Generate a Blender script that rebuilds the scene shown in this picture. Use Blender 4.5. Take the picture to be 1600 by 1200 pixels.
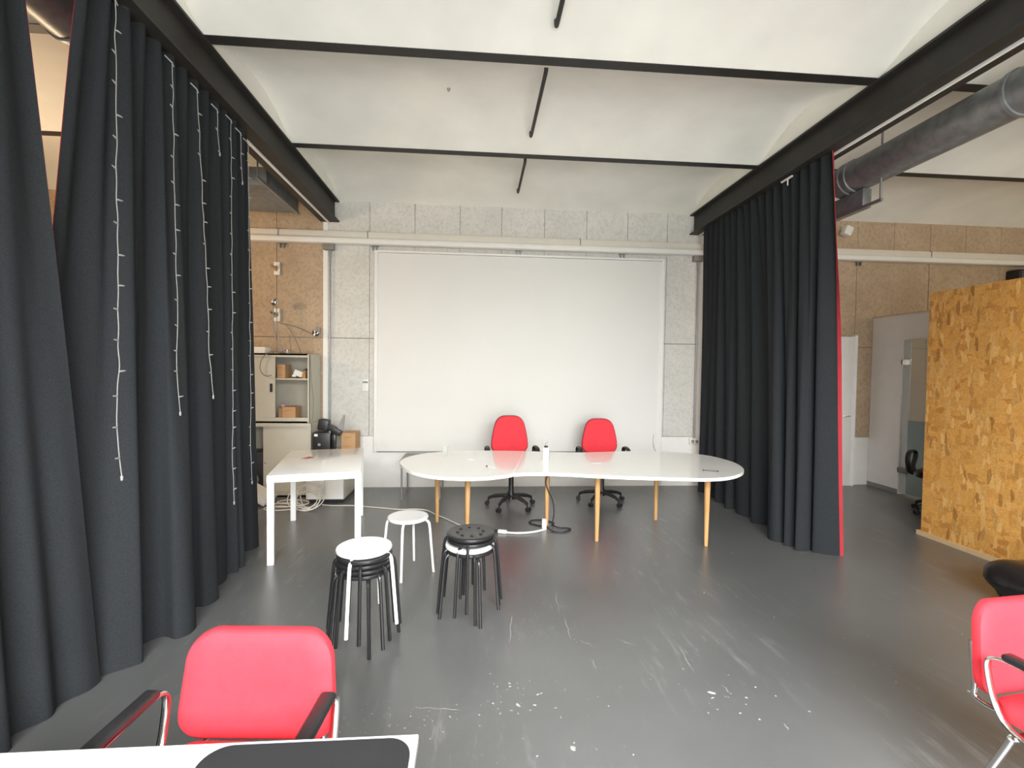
import bpy, bmesh, math, random
from mathutils import Vector, Matrix
random.seed(7)
for o in list(bpy.data.objects): bpy.data.objects.remove(o)
sc = bpy.context.scene
COL = sc.collection

# ------------------------------------------------------------------ camera
CAM_H = 1.62
YAW, PITCH, ROLL, FPX = 0.0752955, -0.0293873, -0.0133488, 729.77
fw = Vector((math.sin(YAW)*math.cos(PITCH), math.cos(YAW)*math.cos(PITCH), math.sin(PITCH)))
rt = Vector((math.cos(YAW), -math.sin(YAW), 0)); dn = fw.cross(rt)
rt2 = math.cos(ROLL)*rt + math.sin(ROLL)*dn
dn2 = -math.sin(ROLL)*rt + math.cos(ROLL)*dn
camd = bpy.data.cameras.new('camera'); cam = bpy.data.objects.new('camera', camd); COL.objects.link(cam)
camd.sensor_fit = 'HORIZONTAL'; camd.sensor_width = 36.0; camd.lens = 36.0*FPX/1600.0
camd.clip_start = 0.02; camd.clip_end = 100
mw = Matrix.Identity(4)
for i in range(3):
    mw[i][0] = rt2[i]; mw[i][1] = -dn2[i]; mw[i][2] = -fw[i]
mw[2][3] = CAM_H
cam.matrix_world = mw
sc.camera = cam

# ------------------------------------------------------------------ world, daylight, exposure
world = bpy.data.worlds.new('sky'); sc.world = world; world.use_nodes = True
bg = world.node_tree.nodes['Background']
bg.inputs[0].default_value = (0.80, 0.90, 1.0, 1); bg.inputs[1].default_value = 1.2
sc.view_settings.view_transform = 'Standard'; sc.view_settings.look = 'None'
sc.view_settings.exposure = 0.0; sc.view_settings.gamma = 1.0
sc.view_settings.use_curve_mapping = False

REAR_Y = -2.56
def area_light(name, loc, rot, sx, sy, power, color):
    d = bpy.data.lights.new(name, 'AREA'); d.shape = 'RECTANGLE'; d.size = sx; d.size_y = sy
    d.energy = power; d.color = color
    o = bpy.data.objects.new(name, d); COL.objects.link(o); o.location = loc; o.rotation_euler = rot
    return o
# area lights standing in for daylight, at rear windows added out of view
# one low and level for ground bounce, one steep and narrowed for sky
area_light('daylight_ground', (0.55, REAR_Y+0.10, 1.25), (math.radians(90+8), 0, 0), 4.5, 1.8, 265, (1.0, 0.99, 0.965))
sky_l = area_light('daylight_sky', (0.55, REAR_Y+0.60, 2.85), (math.radians(90-62), 0, 0), 4.5, 1.3, 640, (0.98, 0.99, 1.0))
sky_l.data.spread = math.radians(128)
area_light('added_side_daylight', (6.0, REAR_Y+0.10, 1.9), (math.radians(90-15), 0, 0), 3.6, 2.3, 60, (1.0, 0.95, 0.88))  # added daylight for the side rooms, at windows out of view
area_light('added_side_daylight', (-4.4, REAR_Y+0.10, 1.9), (math.radians(90-15), 0, 0), 3.6, 2.3, 30, (1.0, 0.95, 0.88))

# ------------------------------------------------------------------ materials
MATS = {}
def new_mat(name):
    m = bpy.data.materials.new(name); m.use_nodes = True
    MATS[name] = m
    nt = m.node_tree
    return m, nt, nt.nodes['Principled BSDF']
def N(nt, typ, **kw):
    n = nt.nodes.new(typ)
    for k, v in kw.items():
        if k in n.inputs.keys() if hasattr(n, 'inputs') else False: n.inputs[k].default_value = v
        else: setattr(n, k, v)
    return n
def ramp(nt, stops):
    r = nt.nodes.new('ShaderNodeValToRGB'); e = r.color_ramp.elements
    while len(e) < len(stops): e.new(0.5)
    for i, (p, c) in enumerate(stops):
        e[i].position = p; e[i].color = tuple(c)+(1,) if len(c) == 3 else c
    return r
def coords(nt, scale=(1, 1, 1), kind='Object', loc=(0, 0, 0)):
    t = nt.nodes.new('ShaderNodeTexCoord'); m = nt.nodes.new('ShaderNodeMapping')
    m.inputs['Scale'].default_value = scale; m.inputs['Location'].default_value = loc
    nt.links.new(t.outputs[kind], m.inputs[0]); return m
def world_coords(nt, scale=(1, 1, 1)):
    g = nt.nodes.new('ShaderNodeNewGeometry'); m = nt.nodes.new('ShaderNodeMapping')
    m.inputs['Scale'].default_value = scale
    nt.links.new(g.outputs['Position'], m.inputs[0]); return m
def plain(name, col, rough=0.5, metal=0.0, var=0.06, nscale=8.0, bump=0.0, bscale=80.0, spec=0.5, coat=0.0):
    m, nt, b = new_mat(name)
    mp = coords(nt)
    n = N(nt, 'ShaderNodeTexNoise'); n.inputs['Scale'].default_value = nscale; n.inputs['Detail'].default_value = 4
    nt.links.new(mp.outputs[0], n.inputs['Vector'])
    lo = [c*(1-var) for c in col]; hi = [min(1, c*(1+var)) for c in col]
    r = ramp(nt, [(0.3, lo), (0.7, hi)])
    nt.links.new(n.outputs['Fac'], r.inputs[0]); nt.links.new(r.outputs[0], b.inputs['Base Color'])
    b.inputs['Roughness'].default_value = rough; b.inputs['Metallic'].default_value = metal
    b.inputs['Specular IOR Level'].default_value = spec; b.inputs['Coat Weight'].default_value = coat
    if bump:
        n2 = N(nt, 'ShaderNodeTexNoise'); n2.inputs['Scale'].default_value = bscale; n2.inputs['Detail'].default_value = 3
        nt.links.new(mp.outputs[0], n2.inputs['Vector'])
        bp = nt.nodes.new('ShaderNodeBump'); bp.inputs['Strength'].default_value = bump; bp.inputs['Distance'].default_value = 0.01
        nt.links.new(n2.outputs['Fac'], bp.inputs['Height']); nt.links.new(bp.outputs[0], b.inputs['Normal'])
    return m
plain('white_gloss', (0.93, 0.93, 0.90), 0.22, var=0.01, coat=0.5)
plain('white_metal', (0.88, 0.88, 0.86), 0.35, var=0.01)
plain('white_paint', (0.84, 0.83, 0.79), 0.6, var=0.02, bump=0.05, bscale=30)
plain('white_plastic', (0.82, 0.81, 0.76), 0.4, var=0.02)
plain('cream_pipe', (0.72, 0.68, 0.60), 0.45, var=0.03)
plain('screen_white', (0.77, 0.76, 0.72), 0.7, var=0.015, nscale=1.2)
plain('black_steel', (0.022, 0.020, 0.017), 0.55, var=0.25, nscale=5, bump=0.08, bscale=40)
plain('black_plastic', (0.018, 0.018, 0.019), 0.42, var=0.1)
plain('black_gloss', (0.012, 0.012, 0.013), 0.22, var=0.1)
plain('black_vinyl', (0.010, 0.010, 0.011), 0.30, var=0.2, bump=0.25, bscale=9)
plain('grey_metal', (0.33, 0.33, 0.33), 0.4, 0.6, var=0.05)
plain('grey_plastic', (0.26, 0.25, 0.25), 0.5, var=0.06)
plain('box_grey', (0.22, 0.20, 0.18), 0.5, var=0.06)
plain('chrome', (0.78, 0.76, 0.74), 0.14, 1.0, var=0.02)
plain('galvanised', (0.27, 0.285, 0.285), 0.45, 0.6, var=0.18, nscale=14)
plain('cabinet_beige', (0.54, 0.51, 0.42), 0.45, var=0.03)
plain('cardboard', (0.52, 0.31, 0.16), 0.8, var=0.08)
plain('amber', (0.45, 0.22, 0.05), 0.4, var=0.1)
plain('paper', (0.80, 0.78, 0.72), 0.7, var=0.03)
plain('red_paper', (0.35, 0.06, 0.05), 0.7, var=0.2)
plain('pink', (0.62, 0.42, 0.42), 0.6)
plain('cable_white', (0.66, 0.63, 0.56), 0.5)
plain('light_wire', (0.36, 0.36, 0.34), 0.5)
plain('red_fabric', (0.74, 0.030, 0.047), 0.75, var=0.06, nscale=30, bump=0.15, bscale=400)
plain('red_lining', (0.36, 0.02, 0.03), 0.85, var=0.08)
plain('teal_film', (0.58, 0.62, 0.60), 0.55, var=0.03)
plain('plaster', (0.82, 0.81, 0.74), 0.85, var=0.06, nscale=1.8, bump=0.12, bscale=14)
plain('chip_paint', (0.40, 0.39, 0.36), 0.7, var=0.25, nscale=40)
plain('wood_edge', (0.66, 0.47, 0.26), 0.6, var=0.08)
plain('stool_white', (0.88, 0.88, 0.86), 0.3, var=0.01)
plain('stool_black', (0.016, 0.016, 0.017), 0.28, var=0.1)
plain('desk_pad', (0.009, 0.009, 0.010), 0.85, var=0.1, bump=0.1, bscale=300)
plain('dark_backing', (0.05, 0.045, 0.04), 0.9)
plain('joint_grey', (0.22, 0.205, 0.18), 0.9)

def curtain_mat():
    m, nt, b = new_mat('curtain_black')
    mp = world_coords(nt, (1, 1, 1))
    n = N(nt, 'ShaderNodeTexNoise'); n.inputs['Scale'].default_value = 180; nt.links.new(mp.outputs[0], n.inputs['Vector'])
    r = ramp(nt, [(0.3, (0.022, 0.0245, 0.027)), (0.7, (0.032, 0.035, 0.038))])
    nt.links.new(n.outputs['Fac'], r.inputs[0]); nt.links.new(r.outputs[0], b.inputs['Base Color'])
    b.inputs['Roughness'].default_value = 0.95; b.inputs['Specular IOR Level'].default_value = 0.08
    bp = nt.nodes.new('ShaderNodeBump'); bp.inputs['Strength'].default_value = 0.15; bp.inputs['Distance'].default_value = 0.004
    nt.links.new(n.outputs['Fac'], bp.inputs['Height']); nt.links.new(bp.outputs[0], b.inputs['Normal'])
curtain_mat()

def board_mat(name, dark, mid, light):
    # wood-cement board: mottled grey with short fibres and pores
    m, nt, b = new_mat(name)
    mp = world_coords(nt, (1, 1, 1)); L = nt.links.new
    n1 = N(nt, 'ShaderNodeTexNoise'); n1.inputs['Scale'].default_value = 2.3; n1.inputs['Detail'].default_value = 6; L(mp.outputs[0], n1.inputs['Vector'])
    n2 = N(nt, 'ShaderNodeTexNoise'); n2.inputs['Scale'].default_value = 26; n2.inputs['Detail'].default_value = 5; n2.inputs['Roughness'].default_value = 0.7; L(mp.outputs[0], n2.inputs['Vector'])
    r1 = ramp(nt, [(0.3, mid), (0.7, light)]); L(n1.outputs['Fac'], r1.inputs[0])
    r2 = ramp(nt, [(0.25, (0, 0, 0)), (0.55, (1, 1, 1))]); L(n2.outputs['Fac'], r2.inputs[0])
    mx = nt.nodes.new('ShaderNodeMix'); mx.data_type = 'RGBA'
    L(r2.outputs[0], mx.inputs[0]); mx.inputs[6].default_value = dark+(1,); L(r1.outputs[0], mx.inputs[7])
    L(mx.outputs[2], b.inputs['Base Color']); b.inputs['Roughness'].default_value = 0.9
    bp = nt.nodes.new('ShaderNodeBump'); bp.inputs['Strength'].default_value = 0.25; bp.inputs['Distance'].default_value = 0.004
    L(n2.outputs['Fac'], bp.inputs['Height']); L(bp.outputs[0], b.inputs['Normal'])
board_mat('board_white', (0.52, 0.505, 0.46), (0.62, 0.605, 0.555), (0.70, 0.685, 0.64))
board_mat('board_tan', (0.34, 0.25, 0.165), (0.44, 0.33, 0.22), (0.52, 0.40, 0.275))

def floor_mat():
    m, nt, b = new_mat('floor_resin'); L = nt.links.new
    mp = world_coords(nt)
    n1 = N(nt, 'ShaderNodeTexNoise'); n1.inputs['Scale'].default_value = 1.1; n1.inputs['Detail'].default_value = 7; n1.inputs['Roughness'].default_value = 0.6; L(mp.outputs[0], n1.inputs['Vector'])
    r1 = ramp(nt, [(0.3, (0.102, 0.105, 0.104)), (0.7, (0.126, 0.129, 0.128))]); L(n1.outputs['Fac'], r1.inputs[0])
    # pale scuffs: stretched noise, only in patches
    mp2 = world_coords(nt, (14, 2.4, 1)); mp2.inputs['Rotation'].default_value = (0, 0, 0.5)
    n2 = N(nt, 'ShaderNodeTexNoise'); n2.inputs['Scale'].default_value = 1.0; n2.inputs['Detail'].default_value = 8; n2.inputs['Roughness'].default_value = 0.75; L(mp2.outputs[0], n2.inputs['Vector'])
    r2 = ramp(nt, [(0.54, (0, 0, 0)), (0.70, (1, 1, 1))]); L(n2.outputs['Fac'], r2.inputs[0])
    n3 = N(nt, 'ShaderNodeTexNoise'); n3.inputs['Scale'].default_value = 0.9; L(mp.outputs[0], n3.inputs['Vector'])
    r3 = ramp(nt, [(0.42, (0, 0, 0)), (0.62, (0.7, 0.7, 0.7))]); L(n3.outputs['Fac'], r3.inputs[0])
    mul = nt.nodes.new('ShaderNodeMath'); mul.operation = 'MULTIPLY'; L(r2.outputs[0], mul.inputs[0]); L(r3.outputs[0], mul.inputs[1])
    mx = nt.nodes.new('ShaderNodeMix'); mx.data_type = 'RGBA'; L(mul.outputs[0], mx.inputs[0]); L(r1.outputs[0], mx.inputs[6]); mx.inputs[7].default_value = (0.27, 0.27, 0.265, 1)
    # chips of pale paint
    v = N(nt, 'ShaderNodeTexVoronoi'); v.inputs['Scale'].default_value = 11; v.inputs['Randomness'].default_value = 1.0; L(mp.outputs[0], v.inputs['Vector'])
    nz = N(nt, 'ShaderNodeTexNoise'); nz.inputs['Scale'].default_value = 60; L(mp.outputs[0], nz.inputs['Vector'])
    ad = nt.nodes.new('ShaderNodeMath'); ad.operation = 'MULTIPLY_ADD'; L(nz.outputs['Fac'], ad.inputs[0]); ad.inputs[1].default_value = 0.16; L(v.outputs['Distance'], ad.inputs[2])
    lt = nt.nodes.new('ShaderNodeMath'); lt.operation = 'LESS_THAN'; L(ad.outputs[0], lt.inputs[0]); lt.inputs[1].default_value = 0.135
    sep = nt.nodes.new('ShaderNodeSeparateColor'); L(v.outputs['Color'], sep.inputs[0])
    gt = nt.nodes.new('ShaderNodeMath'); gt.operation = 'GREATER_THAN'; L(sep.outputs[0], gt.inputs[0]); gt.inputs[1].default_value = 0.45
    r4 = ramp(nt, [(0.5, (0, 0, 0)), (0.6, (1, 1, 1))]); n4 = N(nt, 'ShaderNodeTexNoise'); n4.inputs['Scale'].default_value = 0.75; L(mp.outputs[0], n4.inputs['Vector']); L(n4.outputs['Fac'], r4.inputs[0])
    m2 = nt.nodes.new('ShaderNodeMath'); m2.operation = 'MULTIPLY'; L(lt.outputs[0], m2.inputs[0]); L(gt.outputs[0], m2.inputs[1])
    m3 = nt.nodes.new('ShaderNodeMath'); m3.operation = 'MULTIPLY'; L(m2.outputs[0], m3.inputs[0]); L(r4.outputs[0], m3.inputs[1])
    mx2 = nt.nodes.new('ShaderNodeMix'); mx2.data_type = 'RGBA'; L(m3.outputs[0], mx2.inputs[0]); L(mx.outputs[2], mx2.inputs[6]); mx2.inputs[7].default_value = (0.62, 0.60, 0.54, 1)
    L(mx2.outputs[2], b.inputs['Base Color'])
    rr = ramp(nt, [(0.3, (0.31, 0.31, 0.31)), (0.7, (0.35, 0.35, 0.35))]); L(n1.outputs['Fac'], rr.inputs[0]); L(rr.outputs[0], b.inputs['Roughness'])
    b.inputs['IOR'].default_value = 2.0
    bp = nt.nodes.new('ShaderNodeBump'); bp.inputs['Strength'].default_value = 0.015; bp.inputs['Distance'].default_value = 0.01
    L(n1.outputs['Fac'], bp.inputs['Height']); L(bp.outputs[0], b.inputs['Normal'])
floor_mat()

def osb_mat():
    m, nt, b = new_mat('osb'); L = nt.links.new
    base = None
    prev = None
    for k, (sy, sz, rot, w, c0, c1) in enumerate([(26, 9, 0.0, 0, (0.58, 0.28, 0.06), (0.74, 0.385, 0.095)), (11, 22, 0.5, 0.45, (0.52, 0.23, 0.05), (0.72, 0.375, 0.095)), (34, 10, -0.5, 0.72, (0.40, 0.18, 0.04), (0.82, 0.49, 0.16))]):
        mp = world_coords(nt, (1, sy, sz)); mp.inputs['Rotation'].default_value = (rot, 0, 0); mp.vector_type = 'POINT'
        wn = N(nt, 'ShaderNodeTexNoise'); wn.inputs['Scale'].default_value = 0.9; wn.inputs['Detail'].default_value = 4; L(mp.outputs[0], wn.inputs['Vector'])
        wv = nt.nodes.new('ShaderNodeVectorMath'); wv.operation = 'MULTIPLY_ADD'; L(wn.outputs['Color'], wv.inputs[0]); wv.inputs[1].default_value = (0.9, 0.9, 0.9); L(mp.outputs[0], wv.inputs[2])
        v = N(nt, 'ShaderNodeTexVoronoi'); v.inputs['Scale'].default_value = 1.0; L(wv.outputs[0], v.inputs['Vector'])
        sep = nt.nodes.new('ShaderNodeSeparateColor'); L(v.outputs['Color'], sep.inputs[0])
        r = ramp(nt, [(0.0, c0), (0.35, tuple((a*0.35+bb*0.65) for a, bb in zip(c0, c1))), (1.0, c1)]); L(sep.outputs[0], r.inputs[0])
        if prev is None: prev = r.outputs[0]
        else:
            mx = nt.nodes.new('ShaderNodeMix'); mx.data_type = 'RGBA'
            g = nt.nodes.new('ShaderNodeMath'); g.operation = 'GREATER_THAN'; L(sep.outputs[1], g.inputs[0]); g.inputs[1].default_value = w
            L(g.outputs[0], mx.inputs[0]); L(prev, mx.inputs[6]); L(r.outputs[0], mx.inputs[7]); prev = mx.outputs[2]
    mpn = world_coords(nt, (1, 1, 1)); nn = N(nt, 'ShaderNodeTexNoise'); nn.inputs['Scale'].default_value = 60; nn.inputs['Detail'].default_value = 4; L(mpn.outputs[0], nn.inputs['Vector'])
    mx = nt.nodes.new('ShaderNodeMix'); mx.data_type = 'RGBA'; mx.blend_type = 'OVERLAY'; mx.inputs[0].default_value = 0.4
    L(prev, mx.inputs[6]); L(nn.outputs['Fac'], mx.inputs[7])
    L(mx.outputs[2], b.inputs['Base Color']); b.inputs['Roughness'].default_value = 0.6
    bp = nt.nodes.new('ShaderNodeBump'); bp.inputs['Strength'].default_value = 0.2; bp.inputs['Distance'].default_value = 0.003
    L(prev, bp.inputs['Height']); L(bp.outputs[0], b.inputs['Normal'])
osb_mat()

def wood_mat():
    m, nt, b = new_mat('leg_wood'); L = nt.links.new
    mp = world_coords(nt, (40, 40, 2.5)); n = N(nt, 'ShaderNodeTexNoise'); n.inputs['Scale'].default_value = 1; n.inputs['Detail'].default_value = 5; L(mp.outputs[0], n.inputs['Vector'])
    r = ramp(nt, [(0.3, (0.50, 0.27, 0.10)), (0.7, (0.66, 0.40, 0.17))]); L(n.outputs['Fac'], r.inputs[0]); L(r.outputs[0], b.inputs['Base Color']); b.inputs['Roughness'].default_value = 0.45
wood_mat()

def glass_mat(name, col, rough, alpha_mix):
    m, nt, b = new_mat(name); L = nt.links.new
    out = nt.nodes['Material Output']
    tr = nt.nodes.new('ShaderNodeBsdfTransparent'); tr.inputs[0].default_value = (0.96, 0.965, 0.955, 1)
    b.inputs['Base Color'].default_value = col+(1,); b.inputs['Roughness'].default_value = rough
    mx = nt.nodes.new('ShaderNodeMixShader'); mx.inputs[0].default_value = alpha_mix
    L(tr.outputs[0], mx.inputs[1]); L(b.outputs[0], mx.inputs[2]); L(mx.outputs[0], out.inputs[0])
glass_mat('clear_glass', (0.62, 0.66, 0.62), 0.05, 0.28)
glass_mat('tumbler_glass', (0.85, 0.86, 0.84), 0.05, 0.10)
glass_mat('frosted_glass', (0.30, 0.42, 0.42), 0.5, 0.80)
def glow(name, col, s):
    m, nt, b = new_mat(name)
    b.inputs['Base Color'].default_value = col+(1,); b.inputs['Emission Color'].default_value = col+(1,); b.inputs['Emission Strength'].default_value = s
glow('added_lamp_glow_left', (1.0, 0.72, 0.46), 120)  # glow of the globe lamps added in the side rooms
glow('added_lamp_glow_right', (1.0, 0.78, 0.55), 45)

# ------------------------------------------------------------------ mesh helpers
def rotz(p, a):
    c, s = math.cos(a), math.sin(a); return Vector((p[0]*c-p[1]*s, p[0]*s+p[1]*c, p[2]))
class MB:
    def __init__(s): s.v = []; s.f = []
    def add(s, verts, faces):
        o = len(s.v); s.v += [Vector(p) for p in verts]; s.f += [tuple(i+o for i in f) for f in faces]; return s
    def box(s, x0, x1, y0, y1, z0, z1):
        return s.add([(x0,y0,z0),(x1,y0,z0),(x1,y1,z0),(x0,y1,z0),(x0,y0,z1),(x1,y0,z1),(x1,y1,z1),(x0,y1,z1)],
                     [(0,3,2,1),(4,5,6,7),(0,1,5,4),(1,2,6,5),(2,3,7,6),(3,0,4,7)])
    def rbox(s, c, size, r=0.01, seg=2, rot=None):
        bm = bmesh.new(); bmesh.ops.create_cube(bm, size=1)
        for v in bm.verts: v.co = Vector((v.co[0]*size[0], v.co[1]*size[1], v.co[2]*size[2]))
        bmesh.ops.bevel(bm, geom=list(bm.edges), offset=min(r, 0.49*min(size)), segments=seg, affect='EDGES', profile=0.5)
        M = rot if rot is not None else Matrix.Identity(3)
        bm.verts.index_update()
        vs = [M @ v.co + Vector(c) for v in bm.verts]; fs = [tuple(v.index for v in f.verts) for f in bm.faces]
        bm.free(); return s.add(vs, fs)
    def tube(s, pts, r, n=8, closed=False, flat=None):
        # sweep a circle (or an ellipse: flat=(rx, ry, up)) along a polyline
        pts = [Vector(p) for p in pts]; m = len(pts); vs = []; up0 = None
        rs = r if isinstance(r, (list, tuple)) else [r]*m
        for i, p in enumerate(pts):
            a = pts[i-1] if (i > 0 or closed) else p; b = pts[(i+1) % m] if (i < m-1 or closed) else p
            t = (b-a).normalized()
            if up0 is None:
                up0 = Vector(flat[2]) if flat else (Vector((0,0,1)) if abs(t.z) < 0.9 else Vector((1,0,0)))
            u = (up0 - t*up0.dot(t))
            if u.length < 1e-5: u = t.orthogonal()
            u.normalize(); w = t.cross(u)
            if not flat: up0 = u
            for k in range(n):
                th = 2*math.pi*k/n
                if flat: vs.append(p + u*math.cos(th)*flat[0] + w*math.sin(th)*flat[1])
                else: vs.append(p + (u*math.cos(th) + w*math.sin(th))*rs[i])
        fs = []
        for i in range(m if closed else m-1):
            for k in range(n):
                a = i*n+k; b = i*n+(k+1) % n; c = ((i+1) % m)*n+(k+1) % n; d = ((i+1) % m)*n+k
                fs.append((a, b, c, d))
        if not closed: fs += [tuple(range(n))[::-1], tuple((m-1)*n+k for k in range(n))]
        return s.add(vs, fs)
    def cyl(s, p0, p1, r0, r1=None, n=16): return s.tube([p0, p1], [r0, r1 if r1 is not None else r0], n)
    def lathe(s, prof, c=(0,0,0), n=24):
        vs = []; fs = []; m = len(prof)
        for k in range(n):
            a = 2*math.pi*k/n
            for (r, z) in prof: vs.append((c[0]+r*math.cos(a), c[1]+r*math.sin(a), c[2]+z))
        for k in range(n):
            for i in range(m-1):
                a = k*m+i; b = ((k+1) % n)*m+i
                if prof[i][0] < 1e-6: fs.append((a, b+1, a+1))
                elif prof[i+1][0] < 1e-6: fs.append((a, b, a+1))
                else: fs.append((a, b, b+1, a+1))
        return s.add(vs, fs)
    def prism(s, poly, z0, z1):
        n = len(poly)
        return s.add([(p[0], p[1], z0) for p in poly]+[(p[0], p[1], z1) for p in poly],
                     [tuple(range(n))[::-1], tuple(range(n, 2*n))]+[(i, (i+1) % n, n+(i+1) % n, n+i) for i in range(n)])
    def pillow(s, outline, T, rings):
        # outline: (u, v) loop; rings: (scale, w) from back to front; T maps (u, v, w) to a point
        n = len(outline); cu = sum(p[0] for p in outline)/n; cv = sum(p[1] for p in outline)/n
        vs = []; fs = []
        for sc_, w in rings:
            for (u, v) in outline: vs.append(T(cu+(u-cu)*sc_, cv+(v-cv)*sc_, w))
        for i in range(len(rings)-1):
            for k in range(n): fs.append((i*n+k, i*n+(k+1) % n, (i+1)*n+(k+1) % n, (i+1)*n+k))
        a = len(vs); vs.append(T(cu, cv, rings[0][1])); vs.append(T(cu, cv, rings[-1][1]))
        L0 = (len(rings)-1)*n
        for k in range(n): fs.append((a, (k+1) % n, k)); fs.append((a+1, L0+k, L0+(k+1) % n))
        return s.add(vs, fs)
    def xf(s, M):
        s.v = [M @ p for p in s.v]; return s
    def build(s, name, mat, parent=None, smooth=True, ang=40):
        me = bpy.data.meshes.new(name); me.from_pydata([tuple(p) for p in s.v], [], s.f); me.update()
        bm = bmesh.new(); bm.from_mesh(me); bmesh.ops.recalc_face_normals(bm, faces=bm.faces); bm.to_mesh(me); bm.free()
        if smooth:
            me.polygons.foreach_set('use_smooth', [True]*len(me.polygons)); me.set_sharp_from_angle(angle=math.radians(ang))
        me.materials.append(MATS[mat])
        o = bpy.data.objects.new(name, me); COL.objects.link(o)
        if parent: o.parent = parent
        return o
def tag(o, label=None, cat=None, group=None, kind=None):
    if label: o['label'] = label
    if cat: o['category'] = cat
    if group: o['group'] = group
    if kind: o['kind'] = kind
    return o
def empty(name, loc=(0,0,0), rz=0):
    o = bpy.data.objects.new(name, None); COL.objects.link(o); o.location = loc; o.rotation_euler = (0,0,rz); o.empty_display_size = 0.1; return o
def copy_tree(o, parent=None):
    c = o.copy(); COL.objects.link(c)
    if parent: c.parent = parent
    for ch in list(o.children): copy_tree(ch, c)
    return c
def catmull(pts, n=8, closed=True):
    pts = [Vector(p) for p in pts]; m = len(pts); out = []
    for i in range(m if closed else m-1):
        if closed: p0, p1, p2, p3 = pts[i-1], pts[i], pts[(i+1) % m], pts[(i+2) % m]
        else: p0, p1, p2, p3 = pts[max(i-1,0)], pts[i], pts[i+1], pts[min(i+2,m-1)]
        for k in range(n):
            t = k/n
            out.append(0.5*((2*p1)+(-p0+p2)*t+(2*p0-5*p1+4*p2-p3)*t*t+(-p0+3*p1-3*p2+p3)*t**3))
    if not closed: out.append(pts[-1])
    return out
def rrect(w, h, r, seg=5, taper=0.0):
    out = []
    for (cx, cy, a0) in ((w/2-r, h/2-r, 0), (-w/2+r, h/2-r, 90), (-w/2+r, -h/2+r, 180), (w/2-r, -h/2+r, 270)):
        for k in range(seg+1):
            a = math.radians(a0+90*k/seg); x = cx+r*math.cos(a); y = cy+r*math.sin(a)
            out.append((x*(1-taper*(y/h)), y))
    return out

# ------------------------------------------------------------------ the shell
WALL_Y = 6.45; X0, X1 = -7.0, 9.5; CH = 3.84
f = MB().box(X0, X1, REAR_Y, WALL_Y+0.1, -0.1, 0).build('floor', 'floor_resin'); tag(f, kind='structure', label='dark grey glossy resin floor with pale scratches and paint chips', cat='floor')

# chips and scratches where the floor coating is worn through
rc = random.Random(11); cm = MB()
def chip(x, y, r, zz):
    n = rc.randint(5, 8); ph = rc.uniform(0, 6); st = rc.uniform(1.0, 2.6); an = rc.uniform(0, math.pi)
    pts = []
    for q in range(n):
        a = ph+2*math.pi*q/n; rr = r*rc.uniform(0.5, 1.2); u, v = rr*math.cos(a), rr*math.sin(a)/st
        pts.append((x+u*math.cos(an)-v*math.sin(an), y+u*math.sin(an)+v*math.cos(an), zz))
    cm.add(pts, [tuple(range(n))])
for (cx, cy, sx, sy, cnt, r0, r1) in ((-0.35, 2.15, 0.40, 0.10, 60, 0.002, 0.006), (0.20, 2.25, 0.35, 0.18, 34, 0.003, 0.009), (1.30, 2.20, 0.40, 0.22, 22, 0.003, 0.008), (0.55, 2.75, 0.30, 0.45, 26, 0.002, 0.005), (0.1, 1.85, 0.5, 0.20, 14, 0.003, 0.008), (1.8, 2.9, 0.9, 0.7, 16, 0.002, 0.005), (0.6, 3.6, 0.9, 0.5, 10, 0.002, 0.005)):
    for q in range(cnt): chip(rc.gauss(cx, sx*0.5), rc.gauss(cy, sy*0.5), rc.uniform(r0, r1), 0.0006)
for (x, y, r) in ((1.203, 2.234, 0.022), (1.19, 2.20, 0.012), (0.218, 2.203, 0.016), (0.34, 2.28, 0.014), (0.32, 2.27, 0.010), (0.54, 2.12, 0.006), (1.36, 2.19, 0.010), (0.43, 1.93, 0.016), (2.27, 2.66, 0.010), (1.27, 2.09, 0.008)): chip(x, y, r, 0.0007)
def scratch(a, b, w):
    a, b = Vector(a), Vector(b); d = (b-a); nn = 6; L_ = []; R_ = []
    pr_ = Vector((-d.y, d.x)).normalized()
    for q in range(nn+1):
        p = a.lerp(b, q/nn)+pr_*rc.uniform(-0.006, 0.006); ww = w*rc.uniform(0.3, 1.0)*(1 if 0 < q < nn else 0.2)
        L_.append((p.x+pr_.x*ww, p.y+pr_.y*ww, 0.0005)); R_.append((p.x-pr_.x*ww, p.y-pr_.y*ww, 0.0005))
    cm.add(L_+R_, [(q, q+1, nn+2+q, nn+1+q) for q in range(nn)])
SCR = [((0.592, 3.342), (0.561, 3.029)), ((0.592, 2.987), (0.583, 2.732)), ((0.25, 3.044), (0.21, 2.719)), ((0.633, 2.73), (0.721, 2.647)), ((0.858, 2.731), (0.963, 2.647)), ((1.207, 2.634), (1.192, 2.40)), ((1.288, 2.291), (1.297, 2.233)), ((1.439, 2.018), (1.435, 1.972)), ((0.664, 2.541), (0.668, 2.445)), ((-0.288, 2.219), (-0.059, 2.185))]
for a, b in SCR: scratch(a, b, 0.0022)
o = cm.build('paint_chips', 'chip_paint', f, False); o['kind'] = 'stuff'

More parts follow.
